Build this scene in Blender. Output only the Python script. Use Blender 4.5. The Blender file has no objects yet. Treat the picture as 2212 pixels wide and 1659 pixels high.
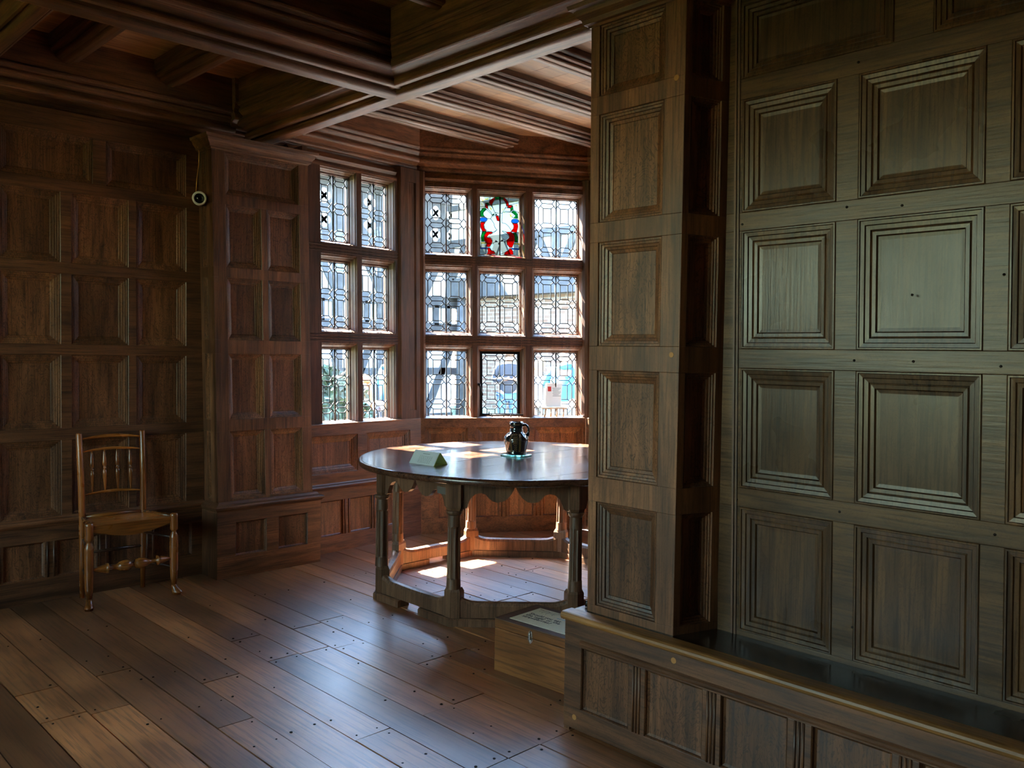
import bpy, bmesh, math, random
from math import sin, cos, radians as RAD, pi
from mathutils import Vector, Matrix

random.seed(7)
S = bpy.context.scene
COL = S.collection

# ------------------------------------------------------------------ camera
cam_d = bpy.data.cameras.new('camera')
cam_d.sensor_width = 36.0
cam_d.lens = 1851.5 * 36.0 / 2212.0
cam_d.clip_start = 0.02
cam_d.clip_end = 200
cam = bpy.data.objects.new('camera', cam_d)
COL.objects.link(cam)
def _vp_rot(vp1, vp2, f):
    a = Vector((vp1[0] - 1106, vp1[1] - 829.5, f)).normalized()
    b = Vector((vp2[0] - 1106, vp2[1] - 829.5, f))
    b = (b - a * a.dot(b)).normalized()
    return a, b, a.cross(b)
_U, _V, _Z = _vp_rot((3000, 789), (-706, 735), 1851.5)
_r = Vector((_U.x, _V.x, _Z.x)); _d = Vector((_U.y, _V.y, _Z.y)); _f = Vector((_U.z, _V.z, _Z.z))
_m = Matrix((( _r.x, -_d.x, -_f.x, 0.0), (_r.y, -_d.y, -_f.y, 0.0), (_r.z, -_d.z, -_f.z, 1.5), (0, 0, 0, 1)))
cam.matrix_world = _m
S.camera = cam

# ------------------------------------------------------------------ light and exposure
S.view_settings.view_transform = 'Standard'
S.view_settings.look = 'None'
S.view_settings.gamma = 1
S.view_settings.use_curve_mapping = False
S.view_settings.exposure = 3.45
S.cycles.use_denoising = True
S.cycles.max_bounces = 10
S.cycles.diffuse_bounces = 6
S.cycles.glossy_bounces = 5
S.cycles.transparent_max_bounces = 24
S.cycles.sample_clamp_indirect = 6
S.cycles.caustics_reflective = False
S.cycles.caustics_refractive = False

W = bpy.data.worlds.new('sky')
S.world = W
W.use_nodes = True
nt = W.node_tree
for n in list(nt.nodes): nt.nodes.remove(n)
o_ = nt.nodes.new('ShaderNodeOutputWorld'); bg = nt.nodes.new('ShaderNodeBackground')
sky = nt.nodes.new('ShaderNodeTexSky')
sky.sky_type = 'NISHITA'; sky.sun_disc = False
sky.sun_elevation = RAD(51); sky.sun_rotation = RAD(-7)
sky.air_density = 1.0; sky.dust_density = .6; sky.ozone_density = 2.0
bg.inputs['Strength'].default_value = 1.0
nt.links.new(sky.outputs[0], bg.inputs['Color']); nt.links.new(bg.outputs[0], o_.inputs['Surface'])

sun_d = bpy.data.lights.new('sun', 'SUN')
sun_d.energy = 46.0; sun_d.angle = RAD(0.6); sun_d.color = (1.0, 0.95, 0.87)
sun = bpy.data.objects.new('sun', sun_d); COL.objects.link(sun)
sun.rotation_euler = Vector((0.12, -1.0, -1.25)).to_track_quat('-Z', 'Y').to_euler()
sun.location = (2, 14, 14)

# ------------------------------------------------------------------ materials
def new_mat(name):
    m = bpy.data.materials.new(name); m.use_nodes = True
    t = m.node_tree
    return m, t, t.nodes['Principled BSDF']
def nd(t, typ, **kw):
    n = t.nodes.new(typ)
    for k, v in kw.items(): setattr(n, k, v)
    return n
def ramp(t, stops):
    n = nd(t, 'ShaderNodeValToRGB'); e = n.color_ramp.elements
    while len(e) < len(stops): e.new(0.5)
    for i, (p, c) in enumerate(stops):
        e[i].position = p; e[i].color = (c[0], c[1], c[2], 1)
    return n
def plain(name, c, rough=0.5, metal=0.0, spec=0.5, noise=0.0, nscale=20, emit=None):
    m, t, b = new_mat(name)
    b.inputs['Base Color'].default_value = (*c, 1)
    b.inputs['Roughness'].default_value = rough
    b.inputs['Metallic'].default_value = metal
    b.inputs['Specular IOR Level'].default_value = spec
    if noise:
        tc = nd(t, 'ShaderNodeTexCoord'); n = nd(t, 'ShaderNodeTexNoise')
        n.inputs['Scale'].default_value = nscale; n.inputs['Detail'].default_value = 5
        t.links.new(tc.outputs['Object'], n.inputs['Vector'])
        r = ramp(t, [(0.3, [x * (1 - noise) for x in c]), (0.7, [min(1, x * (1 + noise)) for x in c])])
        t.links.new(n.outputs['Fac'], r.inputs[0]); t.links.new(r.outputs[0], b.inputs['Base Color'])
    return m
def wood(name, dark, light, axis='Z', rough=0.4, figure=0.0, bump=0.25, rvar=0.5, spec=0.5, grain=1.0, attr=None, stains=0.35, streak=1.0, coat=0.0):
    m, t, b = new_mat(name)
    L = t.links.new
    tc = nd(t, 'ShaderNodeTexCoord'); oi = nd(t, 'ShaderNodeObjectInfo')
    add = nd(t, 'ShaderNodeVectorMath', operation='MULTIPLY_ADD')
    add.inputs[1].default_value = (7.3, 5.1, 3.7)
    cmb = nd(t, 'ShaderNodeCombineXYZ')
    for i in range(3): L(oi.outputs['Random'], cmb.inputs[i])
    L(cmb.outputs[0], add.inputs[0]); L(tc.outputs['Object'], add.inputs[2])
    def stretched(across, along):
        mp = nd(t, 'ShaderNodeMapping')
        s = [across * grain] * 3; s['XYZ'.index(axis)] = along * grain
        mp.inputs['Scale'].default_value = s
        L(add.outputs[0], mp.inputs['Vector']); return mp
    m1 = stretched(16, 1.6); n1 = nd(t, 'ShaderNodeTexNoise')
    n1.inputs['Scale'].default_value = 1.0; n1.inputs['Detail'].default_value = 6; n1.inputs['Distortion'].default_value = 0.9
    L(m1.outputs[0], n1.inputs['Vector'])
    m2 = stretched(120, 5); n2 = nd(t, 'ShaderNodeTexNoise')
    n2.inputs['Scale'].default_value = 1.0; n2.inputs['Detail'].default_value = 3
    L(m2.outputs[0], n2.inputs['Vector'])
    mid = [(a + c) / 2 for a, c in zip(dark, light)]
    r1 = ramp(t, [(0.5 - .22 / streak, dark), (0.5, mid), (min(1, 0.5 + .25 / streak), light)]); L(n1.outputs['Fac'], r1.inputs[0])
    pore = ramp(t, [(0.36, (0.45, 0.42, 0.4)), (0.52, (1, 1, 1))]); L(n2.outputs['Fac'], pore.inputs[0])
    mx = nd(t, 'ShaderNodeMix', data_type='RGBA', blend_type='MULTIPLY'); mx.inputs['Factor'].default_value = 0.8
    L(r1.outputs[0], mx.inputs['A']); L(pore.outputs[0], mx.inputs['B'])
    cur = mx.outputs['Result']
    h = n2.outputs['Fac']
    if figure:
        m3 = stretched(9, 4.0); w = nd(t, 'ShaderNodeTexNoise'); w.inputs['Scale'].default_value = 1.7
        w.inputs['Detail'].default_value = 4; w.inputs['Distortion'].default_value = 2.8
        L(m3.outputs[0], w.inputs['Vector'])
        sn = nd(t, 'ShaderNodeMath', operation='MULTIPLY'); sn.inputs[1].default_value = 46
        L(w.outputs['Fac'], sn.inputs[0])
        s2 = nd(t, 'ShaderNodeMath', operation='SINE'); L(sn.outputs[0], s2.inputs[0])
        fr = ramp(t, [(0.50, (1, 1, 1)), (0.92, (0.30, 0.24, 0.20))]); L(s2.outputs[0], fr.inputs[0])
        mf = nd(t, 'ShaderNodeMix', data_type='RGBA', blend_type='MULTIPLY'); mf.inputs['Factor'].default_value = figure
        L(cur, mf.inputs['A']); L(fr.outputs[0], mf.inputs['B']); cur = mf.outputs['Result']
    # slow patchy wear
    n4 = nd(t, 'ShaderNodeTexNoise'); n4.inputs['Scale'].default_value = 2.3; n4.inputs['Detail'].default_value = 4
    L(add.outputs[0], n4.inputs['Vector'])
    r4 = ramp(t, [(0.32, (1 - stains,) * 3), (0.62, (1.0, 1.0, 1.0))]); L(n4.outputs['Fac'], r4.inputs[0])
    m5 = nd(t, 'ShaderNodeMix', data_type='RGBA', blend_type='MULTIPLY'); m5.inputs['Factor'].default_value = 1
    L(cur, m5.inputs['A']); L(r4.outputs[0], m5.inputs['B']); cur = m5.outputs['Result']
    hv = nd(t, 'ShaderNodeHueSaturation')
    mr = nd(t, 'ShaderNodeMapRange'); mr.inputs['To Min'].default_value = 1 - rvar * .5; mr.inputs['To Max'].default_value = 1 + rvar * .5
    L(oi.outputs['Random'], mr.inputs['Value'])
    src = mr.outputs[0]
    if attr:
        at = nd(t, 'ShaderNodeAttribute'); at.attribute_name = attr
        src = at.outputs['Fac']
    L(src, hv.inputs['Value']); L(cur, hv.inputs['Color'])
    L(hv.outputs[0], b.inputs['Base Color'])
    b.inputs['Specular IOR Level'].default_value = spec
    rr = nd(t, 'ShaderNodeMapRange'); rr.inputs['To Min'].default_value = rough - .08; rr.inputs['To Max'].default_value = rough + .14
    L(n4.outputs['Fac'], rr.inputs['Value']); L(rr.outputs[0], b.inputs['Roughness'])
    bp = nd(t, 'ShaderNodeBump'); bp.inputs['Strength'].default_value = bump; bp.inputs['Distance'].default_value = 0.002
    if coat: b.inputs['Coat Weight'].default_value = coat; b.inputs['Coat Roughness'].default_value = .36; b.inputs['Coat IOR'].default_value = 1.6
    L(h, bp.inputs['Height']); L(bp.outputs[0], b.inputs['Normal'])
    return m

OD, OL = (0.058, 0.0205, 0.0085), (0.265, 0.104, 0.043)
M = {}
for ax in 'XYZ':
    M['oak' + ax] = wood('aged_oak_' + ax.lower(), OD, OL, ax, rough=0.42, figure=0.25)
    M['pale' + ax] = wood('ceiling_board_' + ax.lower(), (0.16, 0.066, 0.026), (0.36, 0.185, 0.085), ax, rough=0.55, attr='tone', stains=.2)
M['panelZ'] = wood('oak_panel_figured', (0.070, 0.0255, 0.0105), (0.300, 0.122, 0.052), 'Z', rough=0.38, figure=0.75)
M['panelX'] = wood('oak_panel_plain', (0.048, 0.022, 0.010), (0.15, 0.072, 0.030), 'Z', rough=0.26, figure=0.3, spec=.28)
M['wallY'] = wood('oak_rail_large_wall', (0.045, 0.021, 0.009), (0.14, 0.070, 0.029), 'Y', rough=0.30, figure=0.25, spec=.28)
M['winZ'] = wood('window_oak_z', (0.030, 0.011, 0.0055), (0.130, 0.050, 0.023), 'Z', rough=0.55, figure=0.1, spec=.25)
M['winX'] = wood('window_oak_x', (0.030, 0.011, 0.0055), (0.130, 0.050, 0.023), 'X', rough=0.55, figure=0.1, spec=.25)
M['floor'] = wood('worn_floorboard', (0.29, 0.095, 0.028), (0.66, 0.265, 0.090), 'Y', rough=0.40, figure=0.0, attr='tone', bump=0.3, grain=.8, stains=.55, streak=.5, coat=.85)
M['tabletop'] = wood('polished_tabletop', (0.035, 0.014, 0.008), (0.12, 0.050, 0.028), 'X', rough=0.15, spec=.6, bump=0.12)
M['table'] = wood('old_table_oak', (0.09, 0.038, 0.020), (0.28, 0.135, 0.072), 'Z', rough=0.4, figure=0.2)
M['chair'] = wood('chair_elm', (0.13, 0.034, 0.006), (0.40, 0.118, 0.024), 'Z', rough=0.22, bump=0.1)
M['chairX'] = wood('chair_elm_seat', (0.22, 0.064, 0.010), (0.60, 0.20, 0.040), 'X', rough=0.25, bump=0.1)
M['chairdark'] = wood('chair_dark_rung', (0.030, 0.012, 0.007), (0.08, 0.032, 0.016), 'X', rough=0.25)
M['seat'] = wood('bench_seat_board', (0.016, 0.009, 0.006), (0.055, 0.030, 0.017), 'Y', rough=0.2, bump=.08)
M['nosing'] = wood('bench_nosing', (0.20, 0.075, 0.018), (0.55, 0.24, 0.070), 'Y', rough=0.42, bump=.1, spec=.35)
M['box'] = wood('stained_pine', (0.19, 0.056, 0.011), (0.40, 0.140, 0.033), 'Y', rough=0.45, bump=.1, rvar=.1)
M['boxlid'] = wood('lid_board', (0.10, 0.055, 0.038), (0.16, 0.09, 0.062), 'Y', rough=0.6, bump=.05, rvar=.1)
M['plug'] = plain('orange_filler', (0.45, 0.19, 0.05), 0.6)
M['lead'] = plain('lead_came', (0.020, 0.024, 0.028), 0.6, 0.2)
M['iron'] = plain('black_iron', (0.012, 0.012, 0.013), 0.35, 0.8)
M['nail'] = plain('nail_head', (0.02, 0.014, 0.012), 0.85, spec=.15)
M['white'] = plain('white_plastic', (0.72, 0.70, 0.72), 0.4)
M['blackgloss'] = plain('lens_black', (0.005, 0.005, 0.006), 0.1)
M['copper'] = plain('brass_wire', (0.75, 0.36, 0.10), 0.3, 1.0)
M['steel'] = plain('nickel', (0.7, 0.7, 0.66), 0.25, 1.0)
def paper_mat(name, c):
    m = bpy.data.materials.new(name); m.use_nodes = True; t = m.node_tree
    for n in list(t.nodes): t.nodes.remove(n)
    out = nd(t, 'ShaderNodeOutputMaterial'); df = nd(t, 'ShaderNodeBsdfDiffuse'); tl = nd(t, 'ShaderNodeBsdfTranslucent'); mx = nd(t, 'ShaderNodeMixShader')
    mx.inputs[0].default_value = .35
    df.inputs[0].default_value = (*c, 1); tl.inputs[0].default_value = (*c, 1)
    t.links.new(df.outputs[0], mx.inputs[1]); t.links.new(tl.outputs[0], mx.inputs[2]); t.links.new(mx.outputs[0], out.inputs[0])
    return m
M['paper'] = paper_mat('pale_paper', (0.72, 0.76, 0.77))
M['paperin'] = paper_mat('yellow_green_paper', (0.62, 0.68, 0.20))
M['ink'] = plain('print_ink', (0.03, 0.03, 0.03), 0.6)
M['inkgrey'] = plain('grey_print', (0.28, 0.32, 0.32), 0.7)
M['cream'] = plain('cream_card', (0.74, 0.70, 0.50), 0.55)
M['blueline'] = plain('blue_rule', (0.05, 0.32, 0.52), 0.5)
M['plaque'] = plain('metal_plate', (0.16, 0.135, 0.12), 0.55, 0.5)
M['slip'] = plain('yellow_slip', (0.25, 0.15, 0.035), 0.3)
M['plaster'] = plain('white_limewash', (0.40, 0.41, 0.42), 0.9, noise=.06, nscale=3)
M['timber'] = plain('black_timber', (0.030, 0.031, 0.034), 0.7, noise=.4, nscale=5)
M['roof'] = plain('stone_slate', (0.16, 0.16, 0.17), 0.8, noise=.5, nscale=2.5)
M['hedge'] = plain('hedge_leaves', (0.020, 0.036, 0.017), 0.7, noise=.7, nscale=9)
M['cobble'] = plain('cobbles', (0.12, 0.11, 0.096), 0.8, noise=.35, nscale=14)
M['lawn'] = plain('lawn', (0.085, 0.12, 0.045), 0.9, noise=.4, nscale=6)
M['lips'] = plain('lips', (0.42, 0.14, 0.12), 0.5)
M['skin'] = plain('skin', (0.30, 0.165, 0.115), 0.55)

def glass_mat(name, tint=(0.93, 0.97, 0.96), gloss=0.06, rough=0.02):
    m = bpy.data.materials.new(name); m.use_nodes = True; t = m.node_tree
    for n in list(t.nodes): t.nodes.remove(n)
    out = nd(t, 'ShaderNodeOutputMaterial'); tr = nd(t, 'ShaderNodeBsdfTransparent'); gl = nd(t, 'ShaderNodeBsdfGlossy')
    mx = nd(t, 'ShaderNodeMixShader'); mx.inputs[0].default_value = gloss
    tr.inputs[0].default_value = (*tint, 1); gl.inputs['Roughness'].default_value = rough
    t.links.new(tr.outputs[0], mx.inputs[1]); t.links.new(gl.outputs[0], mx.inputs[2]); t.links.new(mx.outputs[0], out.inputs[0])
    return m
M['glass'] = glass_mat('old_clear_glass')
M['sred'] = glass_mat('ruby_glass', (0.95, 0.010, 0.008), .02)
M['sgreen'] = glass_mat('green_glass', (0.004, 0.42, 0.14), .02)
M['sblue'] = glass_mat('blue_glass', (0.08, 0.36, 0.95), .02)
M['syellow'] = glass_mat('silver_stain_glass', (0.98, 0.80, 0.10), .02)
M['swhite'] = glass_mat('painted_white_glass', (0.50, 0.56, 0.52), .03)
def solid_glass(name, c):
    m, t, b = new_mat(name)
    b.inputs['Base Color'].default_value = (*c, 1); b.inputs['Transmission Weight'].default_value = .85
    b.inputs['Roughness'].default_value = .02; b.inputs['IOR'].default_value = 1.45
    return m
M['disc'] = solid_glass('green_edge_glass', (0.25, 0.85, 0.75))
m, t, b = new_mat('dark_glaze')
b.inputs['Base Color'].default_value = (0.006, 0.009, 0.012, 1); b.inputs['Roughness'].default_value = .06
b.inputs['Coat Weight'].default_value = 1.0
M['glaze'] = m
# brick
m, t, b = new_mat('old_brick')
tc = nd(t, 'ShaderNodeTexCoord'); mp = nd(t, 'ShaderNodeMapping'); bk = nd(t, 'ShaderNodeTexBrick')
mp.inputs['Rotation'].default_value = (RAD(90), 0, RAD(90))
t.links.new(tc.outputs['Object'], mp.inputs[0]); 
sep = nd(t, 'ShaderNodeSeparateXYZ'); cb = nd(t, 'ShaderNodeCombineXYZ')
t.links.new(tc.outputs['Object'], sep.inputs[0]); t.links.new(sep.outputs['Y'], cb.inputs['X']); t.links.new(sep.outputs['Z'], cb.inputs['Y'])
t.links.new(cb.outputs[0], bk.inputs['Vector'])
bk.inputs['Color1'].default_value = (0.115, 0.062, 0.038, 1); bk.inputs['Color2'].default_value = (0.145, 0.098, 0.070, 1); bk.inputs['Mortar'].default_value = (0.18, 0.17, 0.155, 1)
bk.inputs['Scale'].default_value = 1.0; bk.inputs['Brick Width'].default_value = .24; bk.inputs['Row Height'].default_value = .085; bk.inputs['Mortar Size'].default_value = .012
t.links.new(bk.outputs['Color'], b.inputs['Base Color']); b.inputs['Roughness'].default_value = .9
M['brick'] = m

# ------------------------------------------------------------------ mesh helpers
class MB:
    def __init__(s): s.v = []; s.f = []; s.sm = []; s.mi = []; s.tone = []
    def add(s, vs, fs, smooth=False, mi=0, tone=1.0):
        k = len(s.v); s.v += [Vector(p) for p in vs]
        for f in fs: s.f.append([i + k for i in f]); s.sm.append(smooth); s.mi.append(mi); s.tone.append(tone)
        return s
    def box(s, x0, x1, y0, y1, z0, z1, T=None, **kw):
        vs = [(x, y, z) for z in (z0, z1) for y in (y0, y1) for x in (x0, x1)]
        if T: vs = [T(*p) for p in vs]
        return s.add(vs, [(0, 2, 3, 1), (4, 5, 7, 6), (0, 1, 5, 4), (2, 6, 7, 3), (0, 4, 6, 2), (1, 3, 7, 5)], **kw)
    def cbox(s, x0, x1, y0, y1, z0, z1, c=.004, T=None, **kw):   # chamfered box
        pts = []; 
        bm = bmesh.new(); bmesh.ops.create_cube(bm, size=1)
        for v in bm.verts:
            v.co = Vector(((x0 + x1) / 2 + v.co.x * (x1 - x0), (y0 + y1) / 2 + v.co.y * (y1 - y0), (z0 + z1) / 2 + v.co.z * (z1 - z0)))
        bmesh.ops.bevel(bm, geom=bm.edges[:], offset=c, segments=2, affect='EDGES', profile=.5)
        vs = [tuple(v.co) for v in bm.verts]; bm.verts.index_update()
        fs = [[v.index for v in f.verts] for f in bm.faces]; bm.free()
        if T: vs = [T(*p) for p in vs]
        return s.add(vs, fs, **kw)
    def rings(s, rings, cap=True, closed=True, smooth=True, **kw):
        n = len(rings[0]); vs = [p for r in rings for p in r]; fs = []
        for i in range(len(rings) - 1):
            for j in range(n if closed else n - 1):
                a = i * n + j; b = i * n + (j + 1) % n
                fs.append((a, b, b + n, a + n))
        s.add(vs, fs, smooth, **kw)
        if cap:
            k = len(s.v) - len(vs)
            s.f.append(list(range(k, k + n))[::-1]); s.sm.append(False); s.mi.append(kw.get('mi', 0)); s.tone.append(1)
            s.f.append(list(range(k + (len(rings) - 1) * n, k + len(rings) * n))); s.sm.append(False); s.mi.append(kw.get('mi', 0)); s.tone.append(1)
        return s
    def lathe(s, prof, c=(0, 0, 0), n=24, T=None, axis=None, **kw):
        R = []
        ax = Vector(axis).normalized() if axis else Vector((0, 0, 1))
        q = Vector((0, 0, 1)).rotation_difference(ax)
        for r, z in prof:
            R.append([Vector(c) + q @ Vector((r * cos(2 * pi * i / n), r * sin(2 * pi * i / n), z)) for i in range(n)])
        if T: R = [[T(*p) for p in r] for r in R]
        return s.rings(R, **kw)
    def tube(s, pts, rad, n=10, T=None, flat=1.0, **kw):
        pts = [Vector(p) for p in pts]; R = []
        if not hasattr(rad, '__len__'): rad = [rad] * len(pts)
        up = Vector((0, 0, 1))
        for i, p in enumerate(pts):
            d = (pts[min(i + 1, len(pts) - 1)] - pts[max(i - 1, 0)]).normalized()
            u = up if abs(d.dot(up)) < .95 else Vector((1, 0, 0))
            a = d.cross(u).normalized(); b_ = a.cross(d).normalized()
            R.append([p + a * rad[i] * cos(2 * pi * k / n) + b_ * rad[i] * flat * sin(2 * pi * k / n) for k in range(n)])
        if T: R = [[T(*q) for q in r] for r in R]
        return s.rings(R, **kw)
    def extrude(s, poly, d0, d1, T, **kw):     # poly in (a,b); T(a,b,d) -> world
        n = len(poly)
        vs = [T(a, b, d0) for a, b in poly] + [T(a, b, d1) for a, b in poly]
        fs = [tuple(range(n))[::-1], tuple(range(n, 2 * n))] + [(i, (i + 1) % n, (i + 1) % n + n, i + n) for i in range(n)]
        return s.add(vs, fs, **kw)
    def sweep(s, prof, path, inward=True, T=None, ends=None, smooth=False, shear=None, **kw):
        # prof: closed list (p, z), p = offset to the right side of the travel direction (into the room)
        P = [Vector((a, b)) for a, b in path]; N = []
        for i in range(len(P) - 1):
            d = (P[i + 1] - P[i]).normalized(); N.append(Vector((d.y, -d.x)))
        R = []
        for i, p in enumerate(P):
            if i == 0: m_ = N[0] if not ends else Vector(ends[0])
            elif i == len(P) - 1: m_ = N[-1] if not ends else Vector(ends[1])
            else:
                m_ = (N[i - 1] + N[i]).normalized(); m_ = m_ / m_.dot(N[i])
            R.append([Vector((p.x + m_.x * a, p.y + m_.y * a, z)) for a, z in prof])
        if shear: R = [[shear(q) for q in r] for r in R]
        return s.rings(R, cap=True, closed=True, smooth=smooth, **kw)
    def build(s, name, mat, parent=None, bevel=0, autosm=None, sub=0, loc=None):
        me = bpy.data.meshes.new(name)
        me.from_pydata([tuple(v) for v in s.v], [], s.f)
        me.polygons.foreach_set('use_smooth', s.sm)
        me.polygons.foreach_set('material_index', s.mi)
        mats = mat if isinstance(mat, (list, tuple)) else [mat]
        for q in mats: me.materials.append(q)
        if any(abs(x - 1) > 1e-6 for x in s.tone) or any(q.name.startswith(('ceiling_board', 'worn_floor')) for q in mats):
            at = me.attributes.new('tone', 'FLOAT', 'FACE'); at.data.foreach_set('value', s.tone)
        bm = bmesh.new(); bm.from_mesh(me); bmesh.ops.recalc_face_normals(bm, faces=bm.faces[:]); bm.to_mesh(me); bm.free()
        o = bpy.data.objects.new(name, me); COL.objects.link(o)
        if parent is not None:
            o.parent = parent
            o.matrix_parent_inverse = Matrix.Translation(-parent.location) if parent.type == 'EMPTY' and not any(parent.rotation_euler) else Matrix()
        if bevel:
            bv = o.modifiers.new('edge', 'BEVEL'); bv.width = bevel; bv.segments = 2; bv.limit_method = 'ANGLE'; bv.angle_limit = RAD(40); bv.harden_normals = False
        if sub:
            sb = o.modifiers.new('smooth', 'SUBSURF'); sb.levels = sub; sb.render_levels = sub
        return o

def arc(cx, cz, r, a0, a1, n=6):
    return [(cx + r * cos(RAD(a0 + (a1 - a0) * i / n)), cz + r * sin(RAD(a0 + (a1 - a0) * i / n))) for i in range(n + 1)]
def tag(o, label=None, cat=None, group=None, kind=None):
    if label: o['label'] = label
    if cat: o['category'] = cat
    if group: o['group'] = group
    if kind: o['kind'] = kind
    return o
def struct(o, label=None):
    o['kind'] = 'structure'
    if label: o['label'] = label
    return o
def empty(name, loc, label, cat, group=None):
    o = bpy.data.objects.new(name, None); o.empty_display_size = .1; COL.objects.link(o); o.location = loc
    bpy.context.view_layer.update()
    return tag(o, label, cat, group)

def frame(ox, oy, deg, shear=None):
    c, s_ = cos(RAD(deg)), sin(RAD(deg))
    def T(u, w, z):      # w > 0 comes into the room
        v = Vector((ox + c * u + s_ * w, oy + s_ * u - c * w, z))
        return shear(v) if shear else v
    return T

# ------------------------------------------------------------------ panelling
RICH = [(0, 0), (.03, -.05), (.05, -.20), (.18, -.22), (.22, -.34), (.38, -.38), (.42, -.52), (.60, -.60), (.64, -.80), (.86, -.90), (.90, -1.0), (1.0, -1.0)]
def panel_mesh(T, ua, ub, za, zb, inset=.06, depth=.034, prof=RICH):
    b_ = MB(); R = []
    for i, d in prof:
        a = i * inset; w = d * depth
        R.append([T(ua + a, w, za + a), T(ub - a, w, za + a), T(ub - a, w, zb - a), T(ua + a, w, zb - a)])
    vs = [p for r in R for p in r]; fs = []
    for i in range(len(R) - 1):
        for j in range(4):
            fs.append((i * 4 + j, i * 4 + (j + 1) % 4, (i + 1) * 4 + (j + 1) % 4, (i + 1) * 4 + j))
    k = (len(R) - 1) * 4
    fs.append((k, k + 1, k + 2, k + 3))
    b_.add(vs, fs)
    return b_
RIDGE = [(0, 0), (.04, .12), (.10, .12), (.13, -.10), (.30, -.16), (.34, -.42), (.52, -.48), (.56, -.70), (.62, -.58), (.78, -.62), (.84, -.95), (1.0, -1.0)]
FLAT = [(0, 0), (.25, -.25), (.35, -.7), (1.0, -1.0)]
def panelled(name, T, u0, u1, z0, z1, rows, mats, back=.05, depth=.034, label=None, inset=.06, parent=None, backing=True):
    """rows: (za, zb, [(ua, ub)], inset, prof)."""
    b_ = MB(); th = -depth - .004
    rows = sorted(rows, key=lambda r: r[0])
    zz = z0
    for r in rows:
        if r[0] > zz: b_.box(u0, u1, th, 0, zz, r[0], T=T)
        zz = r[1]
        uu = u0
        for ua, ub in sorted(r[2]):
            if ua > uu: b_.box(uu, ua, th, 0, r[0], r[1], T=T)
            uu = ub
        if uu < u1: b_.box(uu, u1, th, 0, r[0], r[1], T=T)
    if zz < z1: b_.box(u0, u1, th, 0, zz, z1, T=T)
    if backing: b_.box(u0, u1, th - back, th, z0, z1, T=T)
    root = b_.build(name, mats[0], parent, bevel=.0015)
    if parent is None: struct(root, label)
    for r in rows:
        for ua, ub in r[2]:
            ins = r[3] if len(r) > 3 else inset
            prof = r[4] if len(r) > 4 else RICH
            panel_mesh(T, ua, ub, r[0], r[1], ins, depth if prof is RICH else (.022 if prof is RIDGE else depth * .5), prof).build('panel', mats[1], root)
    return root

ROWS = [(.497, .945), (1.015, 1.447), (1.510, 1.924), (1.990, 2.402)]
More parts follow.
